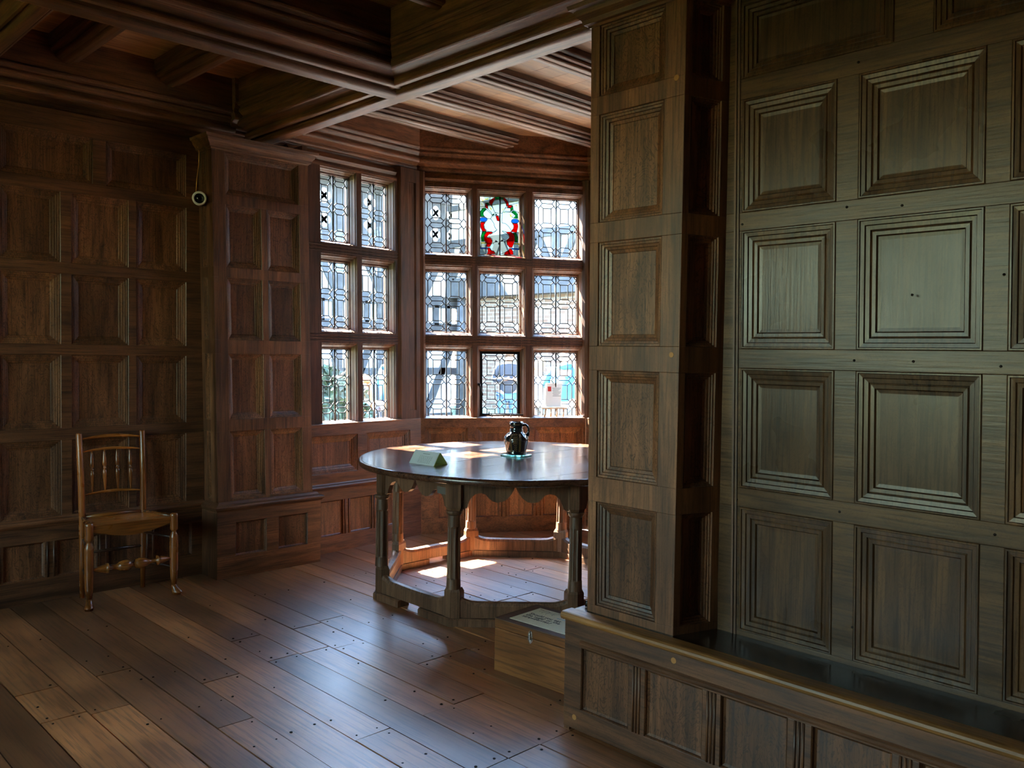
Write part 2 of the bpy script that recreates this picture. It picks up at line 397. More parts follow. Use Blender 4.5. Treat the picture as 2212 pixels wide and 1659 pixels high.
# ------------------------------------------------------------------ floor
fb = MB()
xe = [1.017, 1.195, 1.352, 1.513, 1.668, 1.850, 2.018, 2.185, 2.352, 2.528, 2.688, 2.85, 3.02, 3.17, 3.34, 3.50, 3.67, 3.83, 4.0, 4.17, 4.33, 4.5, 4.67, 4.84, 5.0, 5.17, 5.35, 5.52, 5.7, 5.9]
lo = [1.017]
while lo[0] > -2.7: lo.insert(0, lo[0] - random.choice([.165, .175, .18, .16]))
xe = lo[:-1] + xe
ys = [-2.7 + .457 * i for i in range(19)]
known = {1.017: [4.05, 3.69], 1.195: [3.648], .84: [3.68], 1.513: [3.178], 1.668: [3.66], 2.018: [4.092, 3.712], 2.352: [4.054, 3.654, 2.73], 2.528: [4.08, 3.204],
         1.85: [2.724], 2.185: [3.70, 2.731], 2.688: [3.21]}
nails = MB()
for i in range(len(xe) - 1):
    a, c = xe[i], xe[i + 1]
    js = known.get(a)
    if js is None: js = sorted(random.sample([2.22, 2.725, 3.19, 3.655, 4.06, 4.52], 1)) if a < 2.9 else [random.choice([4.5, 4.1, 3.7])]
    js = list(js) + [random.choice([1.75, 1.3, .85]), -.6 + random.random()]
    if c > 1.8 and c < 2.9: js.append(2.222)
    ymax = 5.58 if a < 4.3 else 5.58 - (a - 4.3) * .62
    if a > 5.45: break
    cuts = sorted(set([-2.7 if a < 2.9 else 1.9] + [q for q in js if (a < 2.9 or q > 2.2) and q < ymax - .2] + [ymax]))
    for y0, y1 in zip(cuts[:-1], cuts[1:]):
        g = .0020 + random.random() * .0018
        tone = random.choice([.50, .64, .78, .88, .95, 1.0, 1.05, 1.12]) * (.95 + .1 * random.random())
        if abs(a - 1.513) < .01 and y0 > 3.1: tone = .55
        if a < 1.2 and y1 < 4.1: tone = 1.5  # lower-left boards brightened: a pool of light is put into their tone
        elif a < 1.52 and y1 < 4.1: tone *= 1.25  # weaker edge of the same light pool, also in the tone
        dz = random.uniform(-.0012, .0012)
        tl = random.uniform(-.0008, .0008)
        vs = [(a + g, y0 + g, dz - tl), (c - g, y0 + g, dz + tl), (c - g, y1 - g, dz + tl), (a + g, y1 - g, dz - tl),
              (a + g, y0 + g, -.03), (c - g, y0 + g, -.03), (c - g, y1 - g, -.03), (a + g, y1 - g, -.03)]
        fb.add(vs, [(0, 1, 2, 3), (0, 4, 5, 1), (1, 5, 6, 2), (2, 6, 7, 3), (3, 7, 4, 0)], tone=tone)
        if c > -1 and y1 > 1:
            for yj in (y0 + .035, y1 - .035) + tuple(q + random.uniform(-.02, .02) for q in (2.45, 2.95, 3.42, 3.88, 4.3, 4.75) if y0 + .1 < q < y1 - .1 and random.random() < .75):
                for fx in (.2, .8):
                    if random.random() < .45: continue
                    cx = a + (c - a) * (fx + random.uniform(-.06, .06)); r_ = random.uniform(.003, .0055)
                    nails.add([(cx + r_ * cos(k * pi / 4), yj + r_ * sin(k * pi / 4), .0021) for k in range(8)] + [(cx + r_ * 1.2 * cos(k * pi / 4), yj + r_ * 1.2 * sin(k * pi / 4), -.002) for k in range(8)],
                              [tuple(range(8))] + [(k, (k + 1) % 8, (k + 1) % 8 + 8, k + 8) for k in range(8)])
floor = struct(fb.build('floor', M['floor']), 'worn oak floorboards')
nl = nails.build('nails', M['nail'], floor); nl['kind'] = 'stuff'
sub = MB().box(-2.8, 5.3, -2.8, 5.5, -.12, -.032); sub.build('subfloor', M['timber'], floor)

# ------------------------------------------------------------------ room shell
XL, YB = -2.6, -2.6
TLW = frame(0, 5.46, 0)
cols = [(2.064, 2.380), (1.688, 2.017), (1.310, 1.630)]
while cols[-1][0] > XL + .5: cols.append((cols[-1][0] - .378, cols[-1][1] - .378))
fr_ = [(1.885, 2.377), (1.312, 1.810)]
while fr_[-1][0] > XL + .7: fr_.append((fr_[-1][0] - .573, fr_[-1][1] - .573))
rows = [(a, b_, cols, .055) for a, b_ in ROWS] + [(2.472, 2.742, fr_, .05)]
dado = [(2.170, 2.419), (1.895, 2.124), (1.602, 1.829), (1.320, 1.536)]
while dado[-1][0] > XL + .4: dado.append((dado[-1][0] - .29, dado[-1][1] - .29))
wl = panelled('wall_left', TLW, XL, 2.50, 0, 2.87, rows + [(.142, .352, dado, .012, FLAT)], (M['oakX'], M['panelZ']), label='dark panelled wall behind the chair')
# dado ledge
led = [(-.01, .445), (.010, .447), (.014, .455), (.022, .462), (.026, .472), (.022, .482), (.006, .487), (.0, .495), (-.01, .495)]
MB().sweep(led, [(XL, 5.46), (2.50, 5.46)]).build('dado_ledge', M['oakX'], wl)
def stile_beads(T, spots, z0, z1, parent, mat=None):
    for u in spots:
        for du in (-.018, .018):
            MB().extrude(arc(u + du, .0, .006, 0, 180, 5), z0, z1, lambda a, c, d: T(a, c, d), smooth=True).build('stile_bead', mat or M['oakZ'], parent)
stile_beads(TLW, [(a[0] + b_[1]) / 2 for a, b_ in zip(dado[:-1], dado[1:])][:8], .142, .352, wl)

# beam profile: (distance from centre, z) top to bottom, one side
def beam_half(s=1.0):
    p = [(.212, 3.285), (.212, 3.135)] + arc(.205, 3.118, .014, 60, -90, 5) + [(.196, 3.094)] + arc(.192, 3.078, .012, 60, -80, 5) + [(.178, 3.045)]
    p += arc(.172, 3.008, .027, 70, -70, 7) + [(.165, 2.982), (.112, 2.962)] + arc(.098, 2.944, .020, 50, -90, 6) + [(.086, 2.922), (.072, 2.930), (.062, 2.932), (.055, 2.922)]
    p += arc(.030, 2.926, .030, -10, -90, 6)
    return p
def full(p, c=0.0):
    return [(c + a, z) for a, z in p] + [(c - a, z) for a, z in reversed(p)]
BX, AY = 2.905, 3.905
b_ = MB()
pf = full(beam_half())
b_.rings([[Vector((BX + a, y, z)) for a, z in pf] for y in (1.86, 5.50)], smooth=False)
bB = struct(b_.build('trim_1', M['oakY']), 'heavy moulded ceiling beam in front of the bay')
b_ = MB()
b_.rings([[Vector((x, AY + a, z)) for a, z in pf] for x in (XL, BX - .03)], smooth=False)
bA = struct(b_.build('trim_2', M['oakX']), 'heavy moulded ceiling beam crossing the room')
# half beam along the left wall
hp = [(a - .16, z - .05 if z < 3.2 else z) for a, z in beam_half() if a > .05]
hp = hp + [(-.12, hp[-1][1] + .005), (-.12, 3.285)]
cl = MB().sweep(hp, [(XL, 5.46), (2.70, 5.46)]).build('cornice', M['oakX'], wl)

def joist_half():
    return [(.078, 3.285), (.078, 3.252)] + arc(.074, 3.243, .009, 60, -90, 4) + [(.066, 3.228)] + arc(.058, 3.214, .014, 50, -90, 5) + [(.048, 3.198)] + arc(.040, 3.190, .012, 20, -90, 5) + [(.03, 3.175)] + arc(.010, 3.180, .016, -20, -90, 4)
jf = full(joist_half())
def joist(name, a0, a1, axis, label, k=1.0):
    b_ = MB(); jf = full([(a * k, 3.285 - (3.285 - z) * k) for a, z in joist_half()])
    b_.rings([[Vector((q, a1 + a, z)) if axis == 'X' else Vector((a1 + a, q, z)) for a, z in jf] for q in a0], smooth=False)
    o = b_.build(name, M['oak' + axis]); struct(o, label); return o
for y in (5.125, 4.565, 4.012, 3.455, 2.90, 2.34):
    x1 = 5.4 if y < 4.9 else 4.98
    joist('ceiling_joist', (BX + .18, x1), y, 'X', 'moulded joist over the bay')
for x in (2.252, 1.655, .98, .38, -.22, -.82, -1.42, -2.02):
    joist('ceiling_joist', (AY + .18, 5.42), x, 'Y', 'moulded joist by the left wall', 1.25)
for y in (3.30, 2.72, 2.14, 1.56, .98, .40, -.18, -.76, -1.34, -1.92):
    joist('ceiling_joist', (XL, BX - .19 if y > 1.8 else 2.80), y, 'X', 'moulded joist over the room')
# second main beam parallel to the bay beam, at the far left
b_ = MB()
b_.rings([[Vector((1.17 + a * .55, y, z + .06 if z < 3.2 else z)) for a, z in pf] for y in (AY + .12, 5.44)], smooth=False)
struct(b_.build('trim_3', M['oakY']), 'moulded cross beam at the top left')

# ceiling boards
cb_ = MB()
def boards(x0, x1, y0, y1, axis, w):
    q, e = (y0, y1) if axis == 'X' else (x0, x1)
    while q < e:
        n = min(e, q + w * random.uniform(.8, 1.2)); t_ = random.choice([.55, .75, .9, 1.0, 1.1]); g = .0012
        if axis == 'X': cb_.box(x0, x1, q + g, n - g, 3.28, 3.30, tone=t_)
        else: cb_.box(q + g, n - g, y0, y1, 3.28, 3.30, tone=t_)
        q = n
n0 = len(cb_.tone); boards(XL, BX, AY, 5.6, 'X', .24); cb_.tone[n0:] = [q_ * 1.9 for q_ in cb_.tone[n0:]]  # a brighter set of boards, with stronger light here put into the tone
boards(XL, BX, YB, AY, 'Y', .24)
q = BX
while q < 5.55:
    n = q + random.uniform(.13, .2); cb_.box(q + .001, n - .001, 1.6, 5.6 if q < 4.3 else 5.6 - (q - 4.3) * .64, 3.28, 3.30, tone=random.choice([.8, .9, 1.0, 1.1])); q = n
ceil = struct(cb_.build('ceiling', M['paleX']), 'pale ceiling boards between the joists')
MB().box(XL - .1, 2.9, YB - .1, 5.66, 3.305, 3.36).extrude([(2.9, 1.5), (5.7, 1.5), (5.72, 4.75), (4.42, 5.66), (2.9, 5.62)], 3.305, 3.36, lambda a, c, d: Vector((a, c, d))).build('ceiling_deck', M['timber'], ceil)
MB().box(XL - .1, 3.1, 5.56, 5.64, -.1, 3.31).box(2.86, 5.4, 1.62, 1.70, -.1, 3.31).build('wall_left_outer', M['timber'], wl)

# ------------------------------------------------------------------ left pier
shp = lambda v: Vector((v.x - .0225 * (v.z - .5), v.y, v.z))
TPF = frame(2.508, 5.268, 0, shp)      # front, u from 0 to .696
TPS = frame(2.508, 5.47, -90, shp)     # left return: u runs towards the room
z_fr = (2.490, 2.760)
prow = [(.513, .958), (1.035, 1.465), (1.555, 1.958), (2.025, 2.428)]
pl = panelled('wall_left_pier', TPF, 0, .696, .48, 2.86, [(a, c, [(.089, .337), (.380, .622)], .045) for a, c in prow] + [(z_fr[0], z_fr[1], [(.089, .622)], .045)],
              (M['oakZ'], M['panelZ']), label='panelled pier left of the bay window')
panelled('return', TPS, 0, .203, .48, 2.86, [(a, c, [(.055, .160)], .035) for a, c in prow] + [(z_fr[0], z_fr[1], [(.055, .160)], .035)], (M['oakZ'], M['panelZ']), parent=pl)
TPR = frame(3.204, 5.268, 90, shp)
MB().box(.006, .2, -.04, -.001, .45, 2.9, T=TPR).build('return', M['oakZ'], pl)
TPB = frame(2.490, 5.240, 0)
pb = panelled('plinth', TPB, 0, .765, 0, .448, [(.140, .362, [(.125, .348), (.437, .660)], .012, FLAT)], (M['oakX'], M['panelZ']), parent=pl)
MB().box(2.488, 2.520, 5.2445, 5.47, 0, .436).build('plinth_return', M['oakZ'], pl)
MB().box(3.215, 3.2545, 5.2445, 5.47, 0, .436).build('plinth_return', M['oakZ'], pl)
led2 = [(-.03, .435), (.004, .440), (.010, .452), (.018, .458), (.020, .468), (.012, .476), (-.008, .484), (-.020, .498), (-.06, .498)]
MB().sweep(led2, [(2.490, 5.46), (2.490, 5.240), (3.255, 5.240), (3.255, 5.40)]).build('plinth_ledge', M['oakX'], pl)
cor = [(-.05, 2.765), (.002, 2.768), (.006, 2.776), (.016, 2.780), (.020, 2.796), (.034, 2.812), (.040, 2.830), (.052, 2.836), (.056, 2.852), (-.05, 2.856)]
MB().sweep(cor, [(2.508, 5.46), (2.508, 5.268), (3.204, 5.268), (3.204, 5.42)], shear=shp).build('cornice', M['oakX'], pl)

# ------------------------------------------------------------------ right wall
shr = lambda v: Vector((v.x, v.y + .018 * (v.z - .5), v.z))
TRW = frame(2.80, 0, -90, shr)    # u = -y
rr = [(.487, .945), (1.015, 1.456), (1.525, 1.956), (2.022, 2.432)]
def yr(a, c): return (-c, -a)
rc = [yr(1.290, 1.645), yr(.832, 1.216), yr(.370, .765), yr(-.10, .30), yr(-.56, -.17), yr(-1.03, -.63), yr(-1.50, -1.10), yr(-1.97, -1.57)]
rt = [yr(1.105, 1.648), yr(.44, .985), yr(-.22, .33), yr(-.88, -.33), yr(-1.54, -.99)]
rowsR = []
for a, c in rr:
    rowsR.append((a, c, rc, .078))
wr = panelled('wall_right', TRW, -1.735, 2.6, 0, 3.3, [(a, c, rc, .072, RIDGE) for a, c in rr] + [(2.507, 2.775, rt, .062, RIDGE)], (M['wallY'], M['panelX']), label='large oak panels above the long bench')
MB().box(-1.662, -1.655, -.002, .005, .47, 3.0, T=TRW).box(-1.676, -1.668, -.002, .005, .47, 3.0, T=TRW).build('stile_bead', M['oakZ'], wr)
MB().sweep([(-.02, 2.86), (.03, 2.862), (.05, 2.90), (.09, 2.95), (.11, 3.02), (.16, 3.1), (.16, 3.285), (-.02, 3.285)], [(2.80, 1.735), (2.80, YB)]).build('cornice', M['oakY'], wr)
for y, z in ((1.255, 2.47), (1.24, 1.49), (1.05, 1.49), (.80, 1.75), (.60, 1.62), (1.06, 1.70), (1.275, .98), (.80, .98), (1.28, 2.0), (1.10, 1.985), (.80, 1.48), (1.67, 1.98), (1.665, .97), (.79, 2.2), (1.22, .60)):
    MB().lathe([(.0045, 0), (.0045, .0012), (0, .0016)], c=(2.80, y, z), n=8, axis=(-1, 0, 0)).build('peg', M['nail'], wr)
# right pier: front, return, far end
shq = lambda v: Vector((v.x, v.y + .014 * (v.z - .5) * max(0, min(1, (v.y - 1.79) / .42)), v.z))
TQF = frame(2.605, 2.212, -90, shq)   # u from 0 (y=2.212) to .415 (y=1.797)
qrow = [(.500, .915), (1.012, 1.435), (1.530, 1.937), (2.014, 2.435), (2.505, 2.782)]
pr = panelled('wall_right_pier', TQF, 0, .413, .465, 3.2, [(a, c, [(.040, .330)], .052) for a, c in qrow], (M['oakZ'], M['panelZ']), label='panelled pier between the bench and the bay')
ang = math.degrees(math.atan2(1.735 - 1.797, 2.80 - 2.605))
TQR = frame(2.80, 1.735, ang + 180)
# return face looks towards the bench
cR, sR = cos(RAD(ang)), sin(RAD(ang))
def TQR(u, w, z): return Vector((2.605 + cR * u + sR * w, 1.799 + sR * u - cR * w, z))
panelled('return', TQR, 0, .205, .465, 3.2, [(a, c, [(.030, .170)], .040) for a, c in qrow], (M['oakZ'], M['panelZ']), parent=pr)
MB().box(2.612, 3.25, 2.172, 2.210, 0, 3.28, T=lambda x, y, z: shq(Vector((x, y, z)))).build('far_return', M['oakZ'], pr)
corr = [(a * 1.2, z + .012) for a, z in cor]
MB().sweep(corr, [(3.2, 2.250), (2.605, 2.250), (2.605, 1.799), (2.79, 1.74)]).build('cornice', M['oakY'], pr)
for (y, z, r_) in ((1.835, 2.50, .011), (1.832, 1.50, .010)):
    MB().lathe([(r_, 0), (r_, .0012)], c=(2.605, y, z), n=12, axis=(-1, 0, 0)).build('filler_plug', M['plug'], pr)

# rest of the shell, behind and beside the camera
def simple_wall(name, T, u0, u1, holes, label, inset=.055):
    """panelled wall with one window hole (ua,ub,za,zb)"""
    b_ = MB()
    uu = u0
    for ua, ub, za, zb in holes or []:
        b_.box(uu, ua, -.06, 0, 0, 3.3, T=T).box(ua, ub, -.06, 0, 0, za, T=T).box(ua, ub, -.06, 0, zb, 3.3, T=T); uu = ub
    b_.box(uu, u1, -.06, 0, 0, 3.3, T=T)
    o = struct(b_.build(name, M['oakZ']), label)
    n = int((u1 - u0) / .47)
    for i in range(n):
        a = u0 + .06 + i * .47
        for z0, z1 in ROWS + [(.10, .42), (2.47, 2.86)]:
            if any(a + .40 > h_[0] - .02 and a < h_[1] + .02 and z1 > h_[2] - .05 and z0 < h_[3] + .05 for h_ in holes or []): continue
            pm = MB(); R = []
            for k, (ii, w) in enumerate([(0, .0), (.0, .012), (.02, .016), (.04, .008), (.05, .002)]):
                R.append([T(a + ii, w, z0 + ii), T(a + .40 - ii, w, z0 + ii), T(a + .40 - ii, w, z1 - ii), T(a + ii, w, z1 - ii)])
            pm.rings(R, cap=True, smooth=False); pm.build('panel', M['panelZ'], o)
    return o
TBK = frame(2.8, YB, 180)          # back wall, faces +y
simple_wall('wall_back', TBK, 0, 5.4, None, 'panelled wall behind the camera')
TWW = frame(XL, YB, 90)            # west wall, faces +x; u = y - YB
WIN4 = (4.45, 7.2, 1.00, 2.65)
simple_wall('wall_west', TWW, 0, 8.06, [WIN4], 'panelled wall with the garden window')

# ------------------------------------------------------------------ bench
bench = empty('bench', (2.65, .6, 0), 'long fixed oak bench with a rounded seat edge under the large panels', 'bench')
TBF = frame(2.53, 0, -90)
pan = [yr(1.942, 2.175), yr(1.620, 1.866), yr(1.303, 1.548), yr(.974, 1.222)]
while pan[-1][1] < 2.2: pan.append((pan[-1][0] + .325, pan[-1][1] + .325))
pan = [p for p in pan if p[1] < 2.5]
bf = panelled('front_panel', TBF, -2.262, 2.55, .012, .448, [(.097, .345, pan, .012, FLAT)], (M['oakY'], M['panelZ']), parent=bench, back=.01)
for a, c in zip(pan[:-1], pan[1:]):
    m0 = (a[1] + c[0]) / 2
    for du in (-.014, 0, .014): MB().extrude(arc(m0 + du, 0, .005, 0, 180, 4), .097, .345, lambda p, q, d: TBF(p, q, d), smooth=True).build('stile_bead', M['oakZ'], bench)
MB().extrude([(0, .352), (.006, .353), (.008, .360), (.003, .366), (.005, .372), (0, .376)], -2.18, 2.55, lambda a, c, d: TBF(d, a, c)).build('rail_bead', M['oakY'], bench)
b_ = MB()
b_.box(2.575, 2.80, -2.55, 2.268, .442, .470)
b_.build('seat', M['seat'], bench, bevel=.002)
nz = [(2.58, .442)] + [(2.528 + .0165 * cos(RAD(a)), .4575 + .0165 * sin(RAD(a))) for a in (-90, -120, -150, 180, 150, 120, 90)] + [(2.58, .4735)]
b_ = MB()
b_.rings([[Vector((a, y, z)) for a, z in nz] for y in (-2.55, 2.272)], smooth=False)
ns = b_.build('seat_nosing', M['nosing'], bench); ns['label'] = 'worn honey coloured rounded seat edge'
MB().box(2.534, 2.80, 2.235, 2.2615, .0, .440).build('end_panel', M['oakZ'], bench)
for (y, z) in ((1.742, .412), (2.205, .06)): MB().lathe([(.011, 0), (.011, .0015)], c=(2.5305, y, z), n=12, axis=(-1, 0, 0)).build('filler_plug', M['plug'], bench)

# ------------------------------------------------------------------ the bay
shb = lambda v: Vector((v.x - .019 * (v.z - .5), v.y, v.z))
C0 = (3.15, 5.401)
C1 = (4.345, 5.485); L2 = 1.40
C2 = (C1[0] + L2 * cos(RAD(-32)), C1[1] + L2 * sin(RAD(-32))); L3 = 1.85
C3 = (C2[0] + L3 * cos(RAD(-100)), C2[1] + L3 * sin(RAD(-100)))
C4 = (4.35, 2.0)
T1 = frame(C1[0], C1[1], 4, shb)
T2 = frame(C1[0], C1[1], -32, shb)
T3 = frame(C2[0], C2[1], -100, shb)
b1 = panelled('wall_bay_left', T1, -1.19, 0, 0, .955, [(.125, .385, [(-1.2 + .01, -1.06), (-.985, -.785), (-.715, -.507), (-.437, -.201)], .010, FLAT), (.590, .868, [(-1.09, -.643), (-.557, -.115)], .060)],
              (M['oakX'], M['panelZ']), label='low panelling under the left bay window')
b2 = panelled('wall_bay_right', T2, 0, L2, 0, .955, [(.132, .390, [(.144, .355), (.433, .649), (.731, .943), (1.031, 1.247)], .010, FLAT), (.600, .878, [(.030, .389), (.459, .870), (.950, 1.377)], .060)],
              (M['oakX'], M['panelZ']), label='low panelling under the stained glass window')
b3 = panelled('wall_bay_side', T3, 0, L3, 0, .955, [(.132, .390, [(.15, .40), (.55, .80), (.95, 1.2), (1.35, 1.6)], .010, FLAT), (.600, .878, [(.1, .5), (.6, 1.0), (1.1, 1.5)], .060)],
              (M['oakY'], M['panelZ']), label='low panelling on the hidden side of the bay')
stile_beads(T1, [-.75, -.472], .125, .385, b1)
stile_beads(T2, [.394, .690, .987], .132, .390, b2)
MB().sweep(led, [(C0[0], C0[1]), C1, C2, C3], shear=lambda v: shb(v) + Vector((0, 0, .022))).build('dado_ledge', M['oakX'], b1)
# blank walls closing the bay
def blank(name, p, q, z0, z1, label):
    d = math.degrees(math.atan2(q[1] - p[1], q[0] - p[0])); Ln = math.hypot(q[0] - p[0], q[1] - p[1]); T = frame(p[0], p[1], d)
    rws = [(a, c, [(.08 + i * .5, .48 + i * .5) for i in range(int((Ln - .1) / .5))], .05) for a, c in ROWS]
    return panelled(name, T, 0, Ln, z0, z1, rws, (M['oakZ'], M['panelZ']), label=label, back=.12)
blank('wall_bay_east', C3, C4, 0, 3.28, 'panelled wall closing the bay')
blank('wall_bay_south', C4, (3.1, 2.21), 0, 3.28, 'panelled wall beside the right pier')
# wall above the windows, and the moulded half beam
hb = [(a * .55 - .115, 3.285 - (3.285 - z) * .905) for a, z in beam_half()]
hb = hb + [(-.20, hb[-1][1] + .004), (-.20, 3.285)]
bcn = struct(MB().sweep(hb, [(2.72, 5.371), C1, C2, C3], shear=shb).build('trim_4', M['oakX']), 'moulded half beam round the bay above the windows')
MB().sweep([(-.03, 2.832), (-.03, 2.85), (-.045, 2.875), (-.03, 2.90), (-.06, 2.94), (-.20, 2.94), (-.20, 2.832)], [(C0[0], C0[1]), C1, C2, C3], shear=shb).build('head_moulding', M['oakX'], bcn)

ZR = [(.968, 1.505), (1.665, 2.152), (2.310, 2.790)]
SPLAY = [(0, 0), (.10, -.008), (.30, -.014), (.36, -.030), (.58, -.046), (.64, -.060), (.92, -.066), (1.0, -.080)]
W0 = -.03
def window(name, T, u0, u1, lights, side, label, cw, casement=None, stained=None):
    b_ = MB(); us = [(a - side, c + side) for a, c in lights]
    zs = [(.958, 1.550), (1.635, 2.205), (2.285, 2.832)]
    zz = .93
    for za, zb in zs + [(2.94, 2.94)]:
        if za > zz + .001: b_.box(u0, u1, -.12 + W0, W0, zz, za if za < 2.9 else 2.86, T=T)
        zz = zb; uu = u0
        if za > 2.9: break
        for ua, ub in us:
            if ua > uu: b_.box(uu, ua, -.12 + W0, W0, za, zb, T=T)
            uu = ub
        if uu < u1: b_.box(uu, u1, -.12 + W0, W0, za, zb, T=T)
    for (za, zb), (ga, gb) in zip(zs, ZR):
        for (ua, ub), (la, lb) in zip(us, lights):
            R = []
            for t_, w in SPLAY + [(1.0, -.115), (.2, -.115)]:
                a = ua + (la - ua) * t_; c = ub + (lb - ub) * t_; d = za + (ga - za) * t_; e = zb + (gb - zb) * t_
                R.append([T(a, w + W0, d), T(c, w + W0, d), T(c, w + W0, e), T(a, w + W0, e)])
            b_.rings(R, cap=False, smooth=False)
    root = struct(b_.build(name, M['winZ']), label)
    # chamfered edge line moulding on transom fronts
    bd = MB()
    for z in (1.592, 2.245):
        for dz in (-.022, 0, .022):
            bd.extrude(arc(0, z + dz, .006, -90, 90, 4), u0, u1, lambda a, c, d: T(d, W0 + a, c))
    bd.build('transom_bead', M['winX'], root)
    sl = MB().box(u0, u1, -.155, .008, .945, .957, T=T)
    sl.build('sill', M['oakX'], root, bevel=.003)
    for r, (ga, gb) in enumerate(ZR):
        for c, (la, lb) in enumerate(lights):
            if lb - la < .15: 
                MB().box(la, lb, -.086 + W0, -.082 + W0, ga, gb, T=T).build('glass', M['glass'], root); continue
            key = (r, c); ins = 0
            if casement == key:
                ins = .016
                fr = MB()
                fr.box(la, la + ins, -.088 + W0, -.066 + W0, ga, gb, T=T).box(lb - ins, lb, -.088 + W0, -.066 + W0, ga, gb, T=T)
                fr.box(la + ins, lb - ins, -.088 + W0, -.066 + W0, ga, ga + ins, T=T).box(la + ins, lb - ins, -.088 + W0, -.066 + W0, gb - ins, gb, T=T)
                fr.build('casement_frame', M['iron'], root)
            g = MB().box(la + ins, lb - ins, -.084 + W0, -.082 + W0, ga + ins, gb - ins, T=T)
            if stained == key:
                stained_light(T, la, lb, ga, gb, root); 
            else:
                go = g.build('leaded_light', M['glass'], root)
                cames(T, la + ins, lb - ins, ga + ins, gb - ins, cw, .203, gb - .034, go)
            if casement != key:
                mid = (la + lb) / 2 + random.uniform(-.003, .003)
                MB().tube([(mid, -.066 + W0, ga), (mid + random.uniform(-.002, .002), -.066 + W0, (ga + gb) / 2), (mid, -.066 + W0, gb)], .0058, n=8, T=T).build('saddle_bar', M['iron'], root)
    return root
def clip(p, q, x0, x1, y0, y1):
    t0, t1 = 0.0, 1.0; dx, dy = q[0] - p[0], q[1] - p[1]
    for P, Q in ((-dx, p[0] - x0), (dx, x1 - p[0]), (-dy, p[1] - y0), (dy, y1 - p[1])):
        if abs(P) < 1e-9:
            if Q < 0: return None
        else:
            r = Q / P
            if P < 0: t0 = max(t0, r)
            else: t1 = min(t1, r)
    if t1 - t0 < 1e-3: return None
    return (p[0] + dx * t0, p[1] + dy * t0), (p[0] + dx * t1, p[1] + dy * t1)
def strip(b_, T, p, q, hw=.0035, w=-.0795 + W0, d=.0035):
    dx, dy = q[0] - p[0], q[1] - p[1]; L = math.hypot(dx, dy)
    if L < .001: return
    nx, ny = -dy / L * hw, dx / L * hw; ex, ey = dx / L * hw * .6, dy / L * hw * .6
    pts = [(p[0] - ex + nx, p[1] - ey + ny), (p[0] - ex - nx, p[1] - ey - ny), (q[0] + ex - nx, q[1] + ey - ny), (q[0] + ex + nx, q[1] + ey + ny)]
    b_.add([T(a, w - d, c) for a, c in pts] + [T(a, w, c) for a, c in pts], [(4, 5, 6, 7), (0, 1, 5, 4), (1, 2, 6, 5), (2, 3, 7, 6), (3, 0, 4, 7)])
def cames(T, la, lb, za, zb, cw, ch, ztop, parent):
    b_ = MB(); mid = (la + lb) / 2; a = .033; h = .040
    i0 = -2
    for i in range(-2, 3):
        for j in range(-1, 4):
            cx = mid + i * cw; cz = ztop - j * ch
            seg = [((cx - a, cz), (cx, cz + h)), ((cx, cz + h), (cx + a, cz)), ((cx + a, cz), (cx, cz - h)), ((cx, cz - h), (cx - a, cz))]
            seg += [((cx + a, cz), (cx + cw - a, cz)), ((cx, cz - h), (cx, cz - ch + h))]
            rx, rz = cx + cw / 2, cz - ch / 2; w2 = cw / 2 - .041; h2 = ch / 2 - .041
            r = [(rx - w2, rz + h2), (rx + w2, rz + h2), (rx + w2, rz - h2), (rx - w2, rz - h2)]
            seg += [(r[k], r[(k + 1) % 4]) for k in range(4)]
            dm = [(cx + a / 2, cz - h / 2), (cx + cw - a / 2, cz - h / 2), (cx + cw - a / 2, cz - ch + h / 2), (cx + a / 2, cz - ch + h / 2)]
            seg += [(r[k], dm[k]) for k in range(4)]
            for p, q in seg:
                cc = clip(p, q, la, lb, za, zb)
                if cc: strip(b_, T, *cc)
    for p, q in (((la, za), (lb, za)), ((lb, za), (lb, zb)), ((lb, zb), (la, zb)), ((la, zb), (la, za))): strip(b_, T, p, q, .0042)
    # a few lights carry wobbly panes: nothing else to add
    b_.build('lead_cames', M['lead'], parent)

